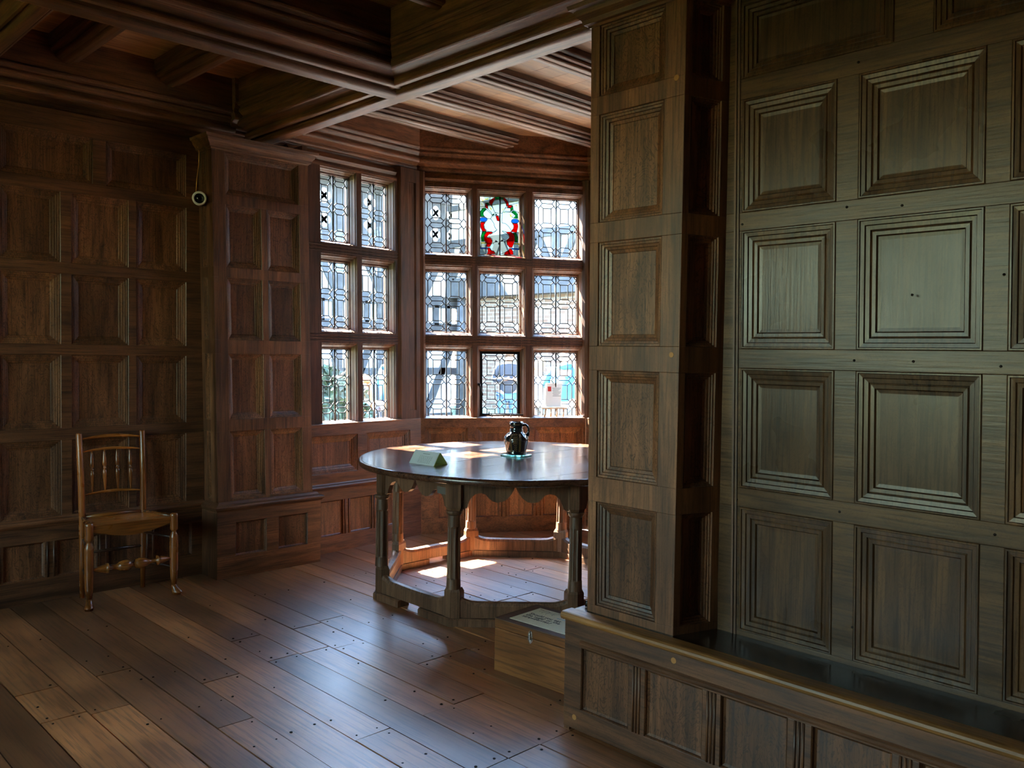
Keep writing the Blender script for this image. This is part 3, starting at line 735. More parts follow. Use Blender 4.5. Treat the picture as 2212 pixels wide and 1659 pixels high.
def stained_light(T, la, lb, ga, gb, root):
    def P(x, y):
        return (la + (lb - la) * (x - 115 - (y - 125) * .015) / 1005.0, gb - (gb - ga) * (y - 125 - (x - 110) * .035) / 1355.0)
    R_, G_, B_, Y_, W_ = 'sred', 'sgreen', 'sblue', 'syellow', 'swhite'
    el = lambda cx, cy, rx, ry: [(cx + rx * cos(k * pi / 8), cy + ry * sin(k * pi / 8)) for k in range(16)]
    polys = [
     (R_, [(498,150),(430,185),(370,230),(345,275),(415,345),(435,280),(470,230),(498,208)]), (G_, [(500,140),(605,135),(610,190),(500,205)]),
     (G_, [(645,140),(712,145),(712,200),(645,190)]), (R_, [(714,150),(780,190),(830,250),(850,325),(805,360),(785,280),(750,230),(710,203)]),
     (W_, [(610,205),(520,215),(455,260),(430,310),(445,390),(500,500),(610,520)]), (W_, [(645,205),(720,220),(780,280),(790,350),(740,430),(680,520),(645,520)]),
     (G_, [(255,280),(325,275),(380,330),(312,335)]), (R_, [(250,290),(320,342),(325,425),(265,385)]),
     (R_, [(810,380),(855,330),(945,335),(900,390)]), (G_, [(895,400),(955,345),(965,430),(895,480)]),
     (G_, [(265,400),(180,420),(135,480),(130,560),(140,605),(248,605),(212,560),(212,500),(288,435)]),
     (G_, [(920,490),(960,450),(1030,480),(1080,540),(1090,640),(975,630),(1030,570)]),
     (B_, el(215, 670, 98, 50)), (B_, el(1017, 700, 98, 50)),
     (R_, [(150,730),(262,730),(225,785),(230,850),(290,938),(192,938),(145,850),(140,780)]),
     (R_, [(950,755),(1080,755),(1095,830),(1060,965),(915,945),(980,870),(985,800)]),
     (G_, [(190,950),(290,950),(235,1040),(240,1185),(175,1180),(160,1060)]), (G_, [(965,975),(1050,975),(1095,1080),(1090,1200),(1015,1190),(1012,1060)]),
     (R_, [(295,955),(430,950),(450,985),(350,1020),(300,1080),(400,1100),(445,1160),(430,1230),(380,1290),(370,1310),(290,1295),(300,1220),(242,1150),(247,1040)]),
     (R_, [(790,955),(920,955),(1000,1020),(1010,1150),(980,1250),(950,1320),(900,1320),(820,1250),(805,1150),(870,1100),(880,1060),(840,1000)]),
     (Y_, [(160,1200),(290,1200),(278,1225),(172,1225)]), (Y_, [(1000,1215),(1130,1220),(1118,1245),(1012,1240)]),
     (B_, [(150,1325),(340,1325),(320,1352),(160,1352)]), (B_, [(930,1335),(1130,1345),(1120,1375),(950,1360)]),
     (R_, [(330,1340),(370,1320),(420,1390),(490,1400),(530,1470),(310,1480),(340,1420)]), (R_, [(740,1490),(790,1420),(860,1390),(900,1330),(975,1400),(985,1490)]),
     (R_, [(520,575),(600,585),(612,700),(562,690)]), (Y_, [(140,150),(175,200),(245,250),(175,230),(135,175)]), (Y_, [(215,195),(290,185),(345,170),(330,205),(240,210)]),
     (Y_, [(155,255),(175,320),(205,340),(165,330)]), (Y_, [(370,370),(410,400),(430,450),(390,430)]), (Y_, [(1070,170),(1060,220),(1010,265),(1045,215)]), (Y_, [(870,220),(950,235),(955,250),(880,240)]),
     (Y_, [(985,320),(1060,310),(1050,370),(1035,330)]), (Y_, [(720,380),(722,420),(695,470),(685,440)]), (Y_, [(870,530),(915,550),(940,610),(905,600)]), (Y_, [(720,480),(760,490),(740,520)]),
     (G_, [(430,560),(480,530),(490,560),(440,580)]), (G_, [(510,550),(560,530),(540,565)]),
    ]
    bp = MB().box(la, lb, -.084 + W0, -.083 + W0, ga, gb, T=T)
    base = bp.build('stained_glass_light', M['swhite'], root)
    ms = {k: MB() for k in (R_, G_, B_, Y_)}; ld = MB()
    for c, pl_ in polys:
        q = [P(*p) for p in pl_]
        if c in ms: ms[c].extrude(q, -.0828 + W0, -.0815 + W0, lambda a, z, d: T(a, d, z))
        if c != Y_:
            for k in range(len(q)): strip(ld, T, q[k], q[(k + 1) % len(q)], .0019)
    lines = [[(110,235),(250,278)],[(378,130),(360,240),(345,275)],[(250,290),(245,390),(110,430)],[(325,425),(420,515),(430,560)],[(380,330),(445,390)],[(500,500),(540,560),(600,585)],
        [(245,605),(330,650),(400,650),(420,600),(430,560),(330,470),(288,435)],[(400,650),(480,760),(500,840),(560,910)],[(300,680),(230,790),(250,880),(330,940),(450,965),(560,910)],[(400,650),(410,610),(520,570)],
        [(680,740),(780,760),(860,830),(930,920)],[(690,500),(690,600),(680,740)],[(690,500),(920,490)],[(975,630),(940,600),(990,560)],[(925,720),(950,755)],[(690,930),(800,955)],[(930,920),(985,860)],
        [(560,910),(500,960),(360,1040),(360,1070),(440,1110),(450,1180),(400,1270),(390,1320),(430,1390),(520,1440),(640,1480),(760,1440),(860,1380),(880,1310),(830,1250),(810,1160),(870,1090),(870,1050),(780,990),(690,940)],
        [(115,945),(190,945)],[(1050,970),(1125,975)],[(1100,490),(1080,540)],[(850,325),(900,320),(1110,265)],[(965,430),(1080,490),(1115,495)],[(830,145),(835,250)],[(740,430),(780,390),(890,400)],[(890,480),(740,470)],
        [(160,1200),(175,1260),(160,1310)],[(290,1200),(275,1260),(290,1310)],[(1000,1215),(1015,1270),(1005,1330)],[(1130,1220),(1115,1270),(1125,1335)],[(690,1110),(810,1160)],[(1060,1380),(1055,1490)],[(320,1420),(510,1465)],
        [(150,1325),(130,1290)],[(115,610),(140,605)],[(115,730),(150,730)]]
    for l in lines:
        for a, c in zip(l[:-1], l[1:]): strip(ld, T, P(*a), P(*c), .0017)
    for p, q in (((la, ga), (lb, ga)), ((lb, ga), (lb, gb)), ((lb, gb), (la, gb)), ((la, gb), (la, ga))): strip(ld, T, p, q, .003)
    for k, nm in ((R_, 'red_glass'), (G_, 'green_glass'), (B_, 'blue_glass'), (Y_, 'yellow_stain')): ms[k].build(nm, M[k], base)
    ld.build('lead_cames', M['lead'], base)

w1 = window('window_1', T1, -1.19, -.20, [(-.915, -.640), (-.540, -.262)], .026, 'leaded bay window with two visible columns of lights', .137)
w2 = window('window_2', T2, .03, 1.385, [(.052, .395), (.508, .845), (.974, 1.345)], .036, 'leaded bay window with the stained glass light', .150, casement=(0, 1), stained=(2, 1))
w3 = window('window_3', T3, .03, L3 - .03, [(.10, .44), (.56, .90), (1.02, 1.36), (1.46, 1.76)], .036, 'leaded bay window hidden behind the right pier', .150)
for Ta_, La_, Tb_, own in ((T1, 0, T2, b2), (T2, L2, T3, b2)):
    q0 = [Ta_(La_ - .012, -.004, 0), Ta_(La_, -.12, 0), Tb_(0, -.12, 0), Tb_(.012, -.004, 0)]
    q1 = [Ta_(La_ - .012, -.004, .95), Ta_(La_, -.12, .95), Tb_(0, -.12, .95), Tb_(.012, -.004, .95)]
    MB().add(q0 + q1, [(3, 2, 1, 0), (4, 5, 6, 7), (0, 1, 5, 4), (1, 2, 6, 5), (2, 3, 7, 6), (3, 0, 4, 7)]).build('corner_block', M['oakZ'], own)
MB().box(C3[0] - .02, C3[0] + .14, C3[1] - .12, C3[1] + .04, 0, 3.2).build('corner_block', M['oakZ'], b3)
# corner posts
def post(pa, pb, Ta, Tb, la_, lb_):
    b_ = MB()
    def seg(z0, z1, notch):
        P0 = [(Ta, -la_, -.15), (Ta, -la_, -.032), (Ta, -la_ + .018, -.004)]
        if notch: P0 += [(Ta, -.118, -.004), (Ta, -.106, -.016), (Ta, -.050, -.016), (Ta, -.038, -.005)]
        P0 += [(Ta, 0, -.004), (Tb, lb_ - .018, -.004), (Tb, lb_, -.032), (Tb, lb_, -.15)]
        vs = [f(u, w, z0) for f, u, w in P0] + [f(u, w, z1) for f, u, w in P0]; n = len(P0)
        b_.add(vs, [tuple(range(n))[::-1], tuple(range(n, 2 * n))] + [(i, (i + 1) % n, (i + 1) % n + n, i + n) for i in range(n)])
    seg(.955, 1.025, False); seg(1.025, 2.84, True); seg(2.84, 2.945, False)
    return b_.build('corner_post', M['winZ'], w2)
post(C1, C1, T1, T2, .215, .045)
def T2b(u, w, z): return T2(L2 + u, w, z)
post(C2, C2, T2b, T3, .03 + .0, .045) if False else None
b_ = MB(); 
vs = []; P0 = [(T2b, -.03, -.15), (T2b, -.028, -.030), (T2b, -.012, -.004), (T3, .014, -.004), (T3, .030, -.032), (T3, .035, -.15)]
b_.add([f(u, w, .955) for f, u, w in P0] + [f(u, w, 2.945) for f, u, w in P0], [tuple(range(6))[::-1], tuple(range(6, 12))] + [(i, (i + 1) % 6, (i + 1) % 6 + 6, i + 6) for i in range(6)])
b_.build('corner_post', M['winZ'], w2)
# casement handle and stay
hd = MB().lathe([(.012, 0), (.012, .006), (.007, .010), (.007, .020), (.013, .024), (.010, .034)], c=(.485, -.045, 1.232), n=12, axis=(0, 1, 0), T=T2)
hd.tube([(.485, -.02, 1.232), (.492, -.014, 1.215), (.503, -.012, 1.180), (.512, -.012, 1.150), (.514, -.012, 1.142)], [.007, .006, .0045, .007, .004], n=8, T=T2)
h_ = hd.build('casement_handle', M['iron'], w2); h_['label'] = 'black iron casement handle'
st = MB().tube([(.575, -.055, .978), (.85, -.050, .978)], .0035, n=6, T=T2)
st.tube([(.575, -.055, .978), (.575, -.055, 1.006)], .0045, n=6, T=T2)
for u in (.60, .70, .76, .83): st.tube([(u, -.052, .958), (u, -.052, .980)], .005, n=6, T=T2)
st.box(.775, .865, -.060, -.045, .974, .984, T=T2)
st.build('casement_stay', M['iron'], w2)['label'] = 'black iron casement stay'

# west window, behind the camera
b_ = MB(); ua, ub, za, zb = WIN4
for u in (ua, ua + .68, ua + 1.36, ua + 2.04, ub - .035): b_.box(u, u + .035, -.06, -.005, za, zb, T=TWW)
for z in (za, (za + zb) / 2, zb - .04): b_.box(ua, ub, -.06, -.002, z, z + .04, T=TWW)
w4 = struct(b_.build('window_4', M['oakZ']), 'garden window behind the camera')
MB().box(ua, ub, -.04, -.037, za, zb, T=TWW).build('glass', glass_mat('light_tint_glass', (0.68, 0.69, 0.57), .04), w4)  # pane tint added to green and dim the daylight coming through

# ------------------------------------------------------------------ round table
TC = Vector((3.853, 3.885, 0)); TOPZ = .830
table = empty('round_table', TC, 'large dark oak round table on eight fluted legs in the bay', 'table')
b_ = MB(); n = 96
def rim(k): 
    a = 2 * pi * k / n
    return 1.0 + .006 * sin(3 * a + 1) + .005 * sin(7 * a) + (.006 if -2.45 < math.atan2(sin(a), cos(a)) < -2.25 else 0)
R = []
for dr, z in [(-.03, .792), (-.012, .793), (-.004, .799), (0, .812), (-.003, .822), (-.010, TOPZ - .001), (-.020, TOPZ)]:
    R.append([(TC.x + (rim(k) + dr) * cos(2 * pi * k / n), TC.y + (rim(k) + dr) * sin(2 * pi * k / n), z) for k in range(n)])
b_.rings(R, cap=False, smooth=True)
b_.add(R[0], [tuple(range(n))]); 
top = b_.build('tabletop', M['tabletop'], table)
# top boards run along X with hairline gaps, clipped by the rim circle
edges = [-1.0, -.73, -.47, -.20, .07, .33, .58, .82, 1.0]
b_ = MB(); 
for a, c in zip(edges[:-1], edges[1:]):
    a += .0012; c -= .0012; pts = []
    N_ = 24
    up = [(math.sqrt(max(0, .982 ** 2 - y * y)), y) for y in [a + (c - a) * i / N_ for i in range(N_ + 1)]]
    poly = [(x, y) for x, y in up] + [(-x, y) for x, y in reversed(up)]
    dz = random.uniform(-.0004, .0004)
    b_.add([(TC.x + x, TC.y + y, TOPZ + .0006 + dz) for x, y in poly] + [(TC.x + x, TC.y + y, TOPZ - .006) for x, y in poly],
           [tuple(range(len(poly)))] + [(i, (i + 1) % len(poly), (i + 1) % len(poly) + len(poly), i + len(poly)) for i in range(len(poly))])
b_.build('top_boards', M['tabletop'], table)
LR = .872
angs = [22.5 + 45 * k for k in range(8)]
P8 = [Vector((TC.x + LR * cos(RAD(a)), TC.y + LR * sin(RAD(a)), 0)) for a in angs]
for k, a in enumerate(angs):
    er = Vector((cos(RAD(a)), sin(RAD(a)), 0)); et = Vector((-er.y, er.x, 0)); c0 = P8[k]
    T = lambda u, w, z, c0=c0, er=er, et=et: c0 + et * u + er * w + Vector((0, 0, z))
    b_ = MB(); hw = .044
    def penta(z0, z1, s=1.0, s1=None):   # five-sided block: outer corner split to follow the octagon
        s1 = s1 or s
        pl_ = [(-1.05, -.8), (1.05, -.8), (1.05, .35), (.0, .82), (-1.05, .35)]
        b_.rings([[T(x * hw * q, y * hw * q, z) for x, y in pl_] for z, q in ((z0, s), (z1, s1))], smooth=False)
    penta(.042, .185, 1.04); penta(.185, .205, 1.04, .84)
    def flute(z, r):
        pts = []
        for i in range(48):
            t_ = 2 * pi * i / 48; m_ = (i % 6)
            rr_ = r * (1 - (.0 if m_ in (0, 1) else .13 if m_ in (3, 4) else .10))
            pts.append(T(rr_ * cos(t_), rr_ * sin(t_), z))
        return pts
    def circ(z, r): return [T(r * cos(2 * pi * i / 48), r * sin(2 * pi * i / 48), z) for i in range(48)]
    b_.rings([circ(.200, .040), circ(.255, .038), flute(.262, .0385), flute(.535, .0355), circ(.545, .036), circ(.60, .0345), circ(.607, .0345), circ(.612, .041), circ(.622, .0445), circ(.632, .045)], smooth=False)
    penta(.628, .650, .78, 1.02); penta(.650, .796, 1.02)
    b_.build('leg', M['table'], table)
# apron with scalloped lower edge, and low stretchers, one per side
sc = [(0, .640), (.085, .640), (.105, .648), (.112, .668), (.135, .700), (.170, .722), (.215, .730), (.255, .722), (.285, .700), (.315, .684), (.355, .678), (.400, .684), (.440, .702), (.470, .728), (.492, .756), (.5, .768)]
sc = sc + [(1 - t_, z) for t_, z in reversed(sc[:-1])]
for k in range(8):
    p, q = P8[k], P8[(k + 1) % 8]; d = q - p; L = d.length; d.normalize(); nrm = Vector((d.y, -d.x, 0))
    if nrm.dot(p - Vector((TC.x, TC.y, 0))) < 0: nrm = -nrm
    T = lambda a, c, w, p=p, d=d, nrm=nrm: p + d * a + nrm * w + Vector((0, 0, c))
    poly = [(L * t_, z) for t_, z in sc] + [(L, .794), (0, .794)]
    ap = MB()
    m_ = len(sc)
    ap.add([T(a, c, .012) for a, c in poly] + [T(a, c, -.016) for a, c in poly],
           [tuple(x) for i in range(m_ - 1) for x in []] or [])
    vs = []; fs = []
    for i in range(m_):
        a, z = L * sc[i][0], sc[i][1]
        vs += [T(a, z, .012), T(a, .794, .012), T(a, z, -.016), T(a, .794, -.016)]
    for i in range(m_ - 1):
        o = i * 4; fs += [(o, o + 4, o + 5, o + 1), (o + 2, o + 3, o + 7, o + 6), (o, o + 2, o + 6, o + 4)]
    ap = MB().add(vs, fs); apo = ap.build('apron', M['table'], table)
    if k == 3:
        pl_ = MB()
        a0 = L * .915
        pl_.add([T(a, c, w) for w in (.012, .0145) for a, c in ((a0 - .075, .712), (a0, .710), (a0, .748), (a0 - .075, .750))], [(4, 5, 6, 7), (0, 1, 5, 4), (1, 2, 6, 5), (2, 3, 7, 6), (3, 0, 4, 7)])
        plq = pl_.build('maker_plate', M['plaque'], apo); plq['label'] = 'small dull metal plate'
    sb = MB(); vs = []; fs = []; NN = 20
    for i in range(NN + 1):
        t_ = i / NN; e = min(t_, 1 - t_) * L; zt = .132 + .030 * max(0, 1 - (e - .03) / .10) ** 2 if e > .03 else .162
        wob = .006 * sin(9 * t_ + k * 2)
        for w, z in ((.030, .045), (.030, zt - .022), (.022, zt - .005 + wob * .3), (.006, zt + wob * .3), (-.020, zt - .006), (-.028, zt - .022), (-.028, .045)):
            vs.append(T(L * t_, z, w))
    for i in range(NN):
        for j in range(7): fs.append((i * 7 + j, i * 7 + (j + 1) % 7, (i + 1) * 7 + (j + 1) % 7, (i + 1) * 7 + j))
    sb.add(vs, fs); sb.build('stretcher', M['table'], table)
    for t0, t1 in ((-.03, .34), (.62, 1.03)) if k in (3, 1) else ((-.03, 1.03),):
        pb_ = MB()
        pb_.rings([[T(L * t_, z, w) for w, z in ((.048, 0), (.048, .034), (.040, .042), (-.034, .042), (-.034, 0))] for t_ in (t0, t1)], smooth=False)
        pb_.build('foot_board', M['table'], table)

# ------------------------------------------------------------------ jug, glass disc, folded card
JX, JY = 3.918, 3.955
disc = MB().lathe([(.0, TOPZ + .002), (.100, TOPZ + .002), (.103, TOPZ + .004), (.103, TOPZ + .008), (.100, TOPZ + .010), (.0, TOPZ + .010)], c=(JX, JY, 0), n=64, cap=False)
tag(disc.build('glass_disc', M['disc']), 'round glass disc with a green edge lying under the dark jug', 'coaster')
jz = TOPZ + .0105
jug = empty('jug', (JX, JY, jz), 'black glazed pottery jug with yellow slip lines and one handle on the round table', 'jug')
prof = [(0, 0), (.062, 0), (.066, .003), (.066, .010), (.064, .014), (.069, .035), (.076, .065), (.0815, .092), (.080, .106), (.071, .122), (.056, .135), (.045, .143), (.0425, .149), (.0435, .160), (.0400, .166), (.0425, .174), (.0450, .182), (.0455, .200), (.0430, .209), (.038, .210), (.036, .200), (.038, .160), (.05, .13), (.0, .02)]
MB().lathe(prof, c=(JX, JY, jz), n=48, cap=False, smooth=True).build('body', M['glaze'], jug)
hx = Vector((cos(RAD(-42)), sin(RAD(-42)), 0))
hp_ = [(.040, .186), (.056, .191), (.070, .182), (.078, .165), (.078, .145), (.072, .118)]
MB().tube([Vector((JX, JY, jz)) + hx * a + Vector((0, 0, z)) for a, z in hp_], [.010, .009, .0085, .0085, .009, .012], n=12).build('handle', M['glaze'], jug)
def jr(z):
    for (r0, z0), (r1, z1) in zip(prof[4:18], prof[5:19]):
        if z0 <= z <= z1: return r0 + (r1 - r0) * (z - z0) / max(1e-6, z1 - z0)
    return .06
sl = MB(); fa = math.atan2(-JY, -JX)
def sline(pts, r=.0013):
    sl.tube([Vector((JX + (jr(z) + .0006) * cos(fa + a), JY + (jr(z) + .0006) * sin(fa + a), jz + z)) for a, z in pts], r, n=6)
for a in (-.52, -.42, .26, .36, -1.15, 1.2):
    sline([(a + .02 * sin(k), .02 + .112 * k / 8) for k in range(9)])
for k in range(7): sline([(-.28, .130 - k * .010), (-.08, .134 - k * .0095), (.12, .130 - k * .010)])
for k in range(4): sline([(-.18, .060 - k * .012), (-.05, .066 - k * .012), (.08, .058 - k * .012)])
sline([(-.9 + .05 * sin(k * 1.6), .02 + .012 * k) for k in range(10)])
for k in range(7): sline([(-.45 + k * .13, .188), (-.40 + k * .13, .199), (-.35 + k * .13, .189)], .001)
slo = sl.build('slip_lines', M['slip'], jug); slo['label'] = 'yellow slip lines'; slo['kind'] = 'stuff'

card = empty('folded_card', (3.2, 3.97, TOPZ), 'pale folded paper card with small print standing like a tent near the table edge', 'card')
A_, B_ = Vector((3.140, 4.080, 0)), Vector((3.150, 3.862, 0)); D_ = Vector((.128, .022, 0)); ap_ = .075
def P_(p, off, z): return p + D_ * off + Vector((0, 0, TOPZ + z))
b_ = MB()
sec = [(0, .0012), (.42, ap_), (.46, ap_ + .0012), (.50, ap_), (.78, .034), (1.0, .0012)]
th = .0006
b_.rings([[P_(p, o, z) for o, z in sec] + [P_(p, o * .985 + .008, max(.0018, z - .0014)) for o, z in reversed(sec)] for p in (A_, B_)], smooth=False)
b_.build('sheet', M['paper'], card)
b_ = MB(); b_.rings([[P_(p, o, z) for o, z in ((.05, .0016), (.42, ap_ - .003), (.47, ap_ - .002), (.76, .033), (.95, .0016))] for p in (A_ + (B_ - A_) * .01, B_ + (B_ - A_) * .004)], cap=False, smooth=False)
b_.build('inner_sheet', M['paperin'], card)
b_ = MB(); rnd = random.Random(3)
def prn(s0, s1, t_, h=.0022):
    vs = []
    for tt in (t_, t_ + h / .09):
        for ss in (s0, s1):
            p = A_ + (B_ - A_) * ss; vs.append(P_(p, .42 * tt - .004, .0012 + (ap_ - .0012) * tt) + Vector((-.0004, 0, .0004)))
    b_.add(vs, [(0, 1, 3, 2)])
prn(.38, .66, .78, .004)
for i, t_ in enumerate((.62, .54, .46, .38, .30, .22, .14)):
    s0 = .30
    while s0 < .80:
        w = rnd.uniform(.03, .08); prn(s0, min(s0 + w, .82), t_); s0 += w + .02
b_.build('small_print', M['inkgrey'], card)['kind'] = 'stuff'

# ------------------------------------------------------------------ chair
chair = empty('chair', (1.9, 5.25, 0), 'brown spindle back country chair with a wooden seat against the left panelling', 'chair')
BLx, BRx, FLx, FRx, BY, FY = 1.722, 2.078, 1.672, 2.160, 5.392, 5.128
def leg_back(x, lean):
    pts = [(x - lean * .0, BY + .010, 0), (x, BY + .004, .25), (x, BY, .47), (x - lean, BY + .012, .72), (x - lean * 1.6, BY + .034, .975), (x - lean * 1.6, BY + .034, .982)]
    return MB().tube(pts, [.014, .0175, .019, .0185, .0175, .015], n=16)
leg_back(BLx, .004).build('back_post', M['chair'], chair)
leg_back(BRx, -.004).build('back_post', M['chair'], chair)
for x, sx in ((FLx, -1), (FRx, 1)):
    b_ = MB()
    b_.lathe([(.001, .497), (.018, .496), (.0225, .492), (.0235, .48), (.0235, .405), (.0225, .395), (.0165, .390), (.014, .384), (.016, .378), (.019, .372), (.0245, .352), (.026, .340), (.0245, .326), (.0255, .322), (.0255, .312), (.0245, .250), (.0245, .200), (.0215, .120), (.0165, .060)],
             c=(x, FY, 0), n=24, smooth=True)
    dv = Vector((sx * .5 if sx > 0 else -.35, -.9, 0)).normalized()
    c0 = Vector((x, FY, 0))
    R = []
    for z, off, r, e in [(.062, 0, .0165, 1.0), (.045, .004, .0175, 1.1), (.030, .014, .021, 1.35), (.020, .020, .0255, 1.35), (.014, .022, .027, 1.3), (.012, .020, .024, 1.2), (.0, .018, .022, 1.15)]:
        rt_ = Vector((-dv.y, dv.x, 0))
        R.append([c0 + dv * (off + r * e * cos(2 * pi * k / 20)) + rt_ * (r * sin(2 * pi * k / 20)) + Vector((0, 0, z)) for k in range(20)])
    b_.rings(R, smooth=True)
    b_.build('front_leg', M['chair'], chair)
def bowrail(z, h, y, name, x0=BLx + .008, x1=BRx - .008, bow=.020, arch=.012, t_=.008):
    b_ = MB(); R = []
    for i in range(17):
        s_ = i / 16; x = x0 + (x1 - x0) * s_; k = 4 * s_ * (1 - s_); hh = h * (.45 + .55 * k)
        yy = y + bow * k; zc = z + arch * k
        R.append([(x, yy - t_ / 2, zc - hh / 2), (x, yy + t_ / 2, zc - hh / 2), (x, yy + t_ * .7, zc), (x, yy + t_ / 2, zc + hh / 2), (x, yy - t_ / 2, zc + hh / 2), (x, yy - t_ * .7, zc)])
    b_.rings(R, smooth=True); b_.build(name, M['chairX'], chair)
bowrail(.946, .020, BY + .030, 'top_rail'); bowrail(.870, .016, BY + .024, 'spindle_rail'); bowrail(.612, .016, BY + .006, 'spindle_rail')
for i in range(4):
    s_ = (i + .85) / 4.75; x = BLx + (BRx - BLx) * s_; k = 4 * s_ * (1 - s_)
    y0, y1 = BY + .006 + .020 * k, BY + .024 + .020 * k; z0, z1 = .614 + .012 * k, .868 + .012 * k
    pr_ = [(.004, 0), (.0060, .08), (.0115, .34), (.0130, .43), (.0115, .49), (.0060, .525), (.0105, .538), (.0105, .552), (.0060, .565), (.0125, .62), (.0135, .67), (.0115, .76), (.0055, .93), (.004, 1)]
    b_ = MB(); R = []
    for r, t_ in pr_: R.append([(x + r * cos(2 * pi * q / 12), y0 + (y1 - y0) * t_ + r * sin(2 * pi * q / 12), z0 + (z1 - z0) * t_) for q in range(12)])
    b_.rings(R, smooth=True); b_.build('spindle', M['chair'], chair)
# seat board (slightly dished), side and back seat rails
b_ = MB(); N1, N2 = 14, 10; vs = []; fs = []
for j in range(N2 + 1):
    v = j / N2; y = FY - .004 + (BY - .004 - FY) * v
    xa = FLx + .020 + (BLx + .006 - FLx - .020) * v; xb = FRx - .020 + (BRx - .006 - FRx + .020) * v
    for i in range(N1 + 1):
        u = i / N1; vs.append((xa + (xb - xa) * u, y, .476 - .010 * (4 * u * (1 - u)) * (4 * v * (1 - v)) ** .5))
for j in range(N2):
    for i in range(N1): a = j * (N1 + 1) + i; fs.append((a, a + 1, a + N1 + 2, a + N1 + 1))
b_.add(vs, fs, smooth=True)
vs2 = [(x, y, .458) for x, y, z in vs]; b_.add(vs2, fs)
b_.build('seat', M['chairX'], chair)
b_ = MB(); vs = []; fs = []
for i in range(21):
    u = i / 20; x = FLx + .018 + (FRx - FLx - .036) * u; zl = .440 - .042 * (4 * u * (1 - u)) ** 1.3
    for y, z in ((FY - .006, zl), (FY - .010, .474), (FY - .004, .477), (FY + .012, .470), (FY + .010, zl + .004)): vs.append((x, y, z))
for i in range(20):
    for j in range(5): fs.append((i * 5 + j, i * 5 + (j + 1) % 5, (i + 1) * 5 + (j + 1) % 5, (i + 1) * 5 + j))
b_.add(vs, fs); b_.build('seat_apron', M['chairX'], chair)
for x0, x1 in ((FLx, BLx), (FRx, BRx)):
    MB().tube([(x0, FY + .012, .474), (x0 + (x1 - x0) * .5, (FY + BY) / 2, .478), (x1, BY - .008, .482)], [.011, .012, .011], n=10, flat=.9).build('seat_rail', M['chair'], chair)
MB().tube([(BLx + .01, BY, .483), ((BLx + BRx) / 2, BY, .486), (BRx - .01, BY, .483)], .011, n=10).build('seat_rail', M['chairX'], chair)
pf_ = [(.006, 0), (.010, .02), (.019, .13), (.020, .16), (.024, .165), (.024, .185), (.011, .195), (.013, .27), (.018, .32), (.021, .325), (.025, .38), (.0265, .42), (.022, .465), (.012, .488), (.015, .495), (.015, .505), (.012, .512), (.022, .535), (.0265, .58), (.025, .62), (.021, .675), (.018, .68), (.013, .73), (.011, .805), (.024, .815), (.024, .835), (.020, .84), (.019, .87), (.010, .98), (.006, 1)]
b_ = MB(); R = []
for r, t_ in pf_:
    r = r * 1.22 if r > .016 else r
    R.append([(FLx + .022 + (FRx - FLx - .044) * t_, FY + r * cos(2 * pi * q / 16), .222 + r * sin(2 * pi * q / 16)) for q in range(16)])
b_.rings(R, smooth=True); b_.build('front_stretcher', M['chairX'], chair)['label'] = 'turned front stretcher with two bulbs'
for x0, x1 in ((FLx, BLx), (FRx, BRx)):
    for z in (.345, .165): MB().tube([(x0, FY + .02, z), (x1, BY - .012, z + .006)], [.008, .008], n=10).build('side_stretcher', M['chairdark'], chair)
MB().tube([(BLx + .012, BY + .002, .265), ((BLx + BRx) / 2, BY + .002, .268), (BRx - .012, BY + .002, .265)], [.008, .0105, .008], n=10).build('back_stretcher', M['chairdark'], chair)

# ------------------------------------------------------------------ wooden activity box
bxr = empty('wooden_box', (2.752, 2.905, 0), 'lidded pine box with a cream question card, on the floor by the bench end', 'box')
bxr.rotation_euler = (0, 0, RAD(3.2)); bpy.context.view_layer.update()
inv = bxr.matrix_world.copy()
def bx_part(mb, name, mat, parent=bxr, bevel=0, mod=None):
    o = mb.build(name, mat, None, bevel=bevel); o.parent = parent
    return o
BL, BD, BH = .470, .300, .250     # local: x depth, -y length
bx_part(MB().box(0, BD, -BL, 0, 0, .203), 'body', M['box'], bevel=.003)
lid = bx_part(MB().box(0, BD, -BL, 0, .2055, BH - .002), 'lid', M['box'], bevel=.002)
tl = bx_part(MB().box(.0005, BD - .0005, -BL + .0005, -.0005, BH - .003, BH), 'lid_top', M['boxlid'], lid)
cdp = bx_part(MB().box(.040, .262, -.445, -.058, BH, BH + .0015), 'question_card', M['cream'], lid)
cdp['label'] = 'cream printed card with two questions'
def text(s_, size, loc, mat, name, parent, ext=.0004, rot=(0, 0, RAD(-90)), shear=0.0):
    c = bpy.data.curves.new(name, 'FONT'); c.body = s_; c.size = size; c.extrude = ext; c.shear = shear; c.space_line = .82; c.offset = .0001
    tmp = bpy.data.objects.new('tmp', c); COL.objects.link(tmp); bpy.context.view_layer.update()
    me = bpy.data.meshes.new_from_object(tmp.evaluated_get(bpy.context.evaluated_depsgraph_get()))
    bpy.data.objects.remove(tmp); me.materials.clear(); me.materials.append(mat)
    o = bpy.data.objects.new(name, me); COL.objects.link(o); o.location = loc; o.rotation_euler = rot; o.parent = parent
    return o
text('Should you eat\nthe sugar or the\nstrawberries?', .0315, (.152, -.080, BH + .0018), M['ink'], 'lettering', cdp)
text('Can you be\nTudor?', .024, (.228, -.225, BH + .0018), M['ink'], 'lettering', cdp)
bx_part(MB().box(.190, .194, -.40, -.222, BH + .0015, BH + .0019), 'blue_rule', M['blueline'], cdp)
dr = MB()
def ink(pts, r=.0011):
    dr.tube([(x, y, BH + .0018) for x, y in pts], r, n=5, flat=.3)
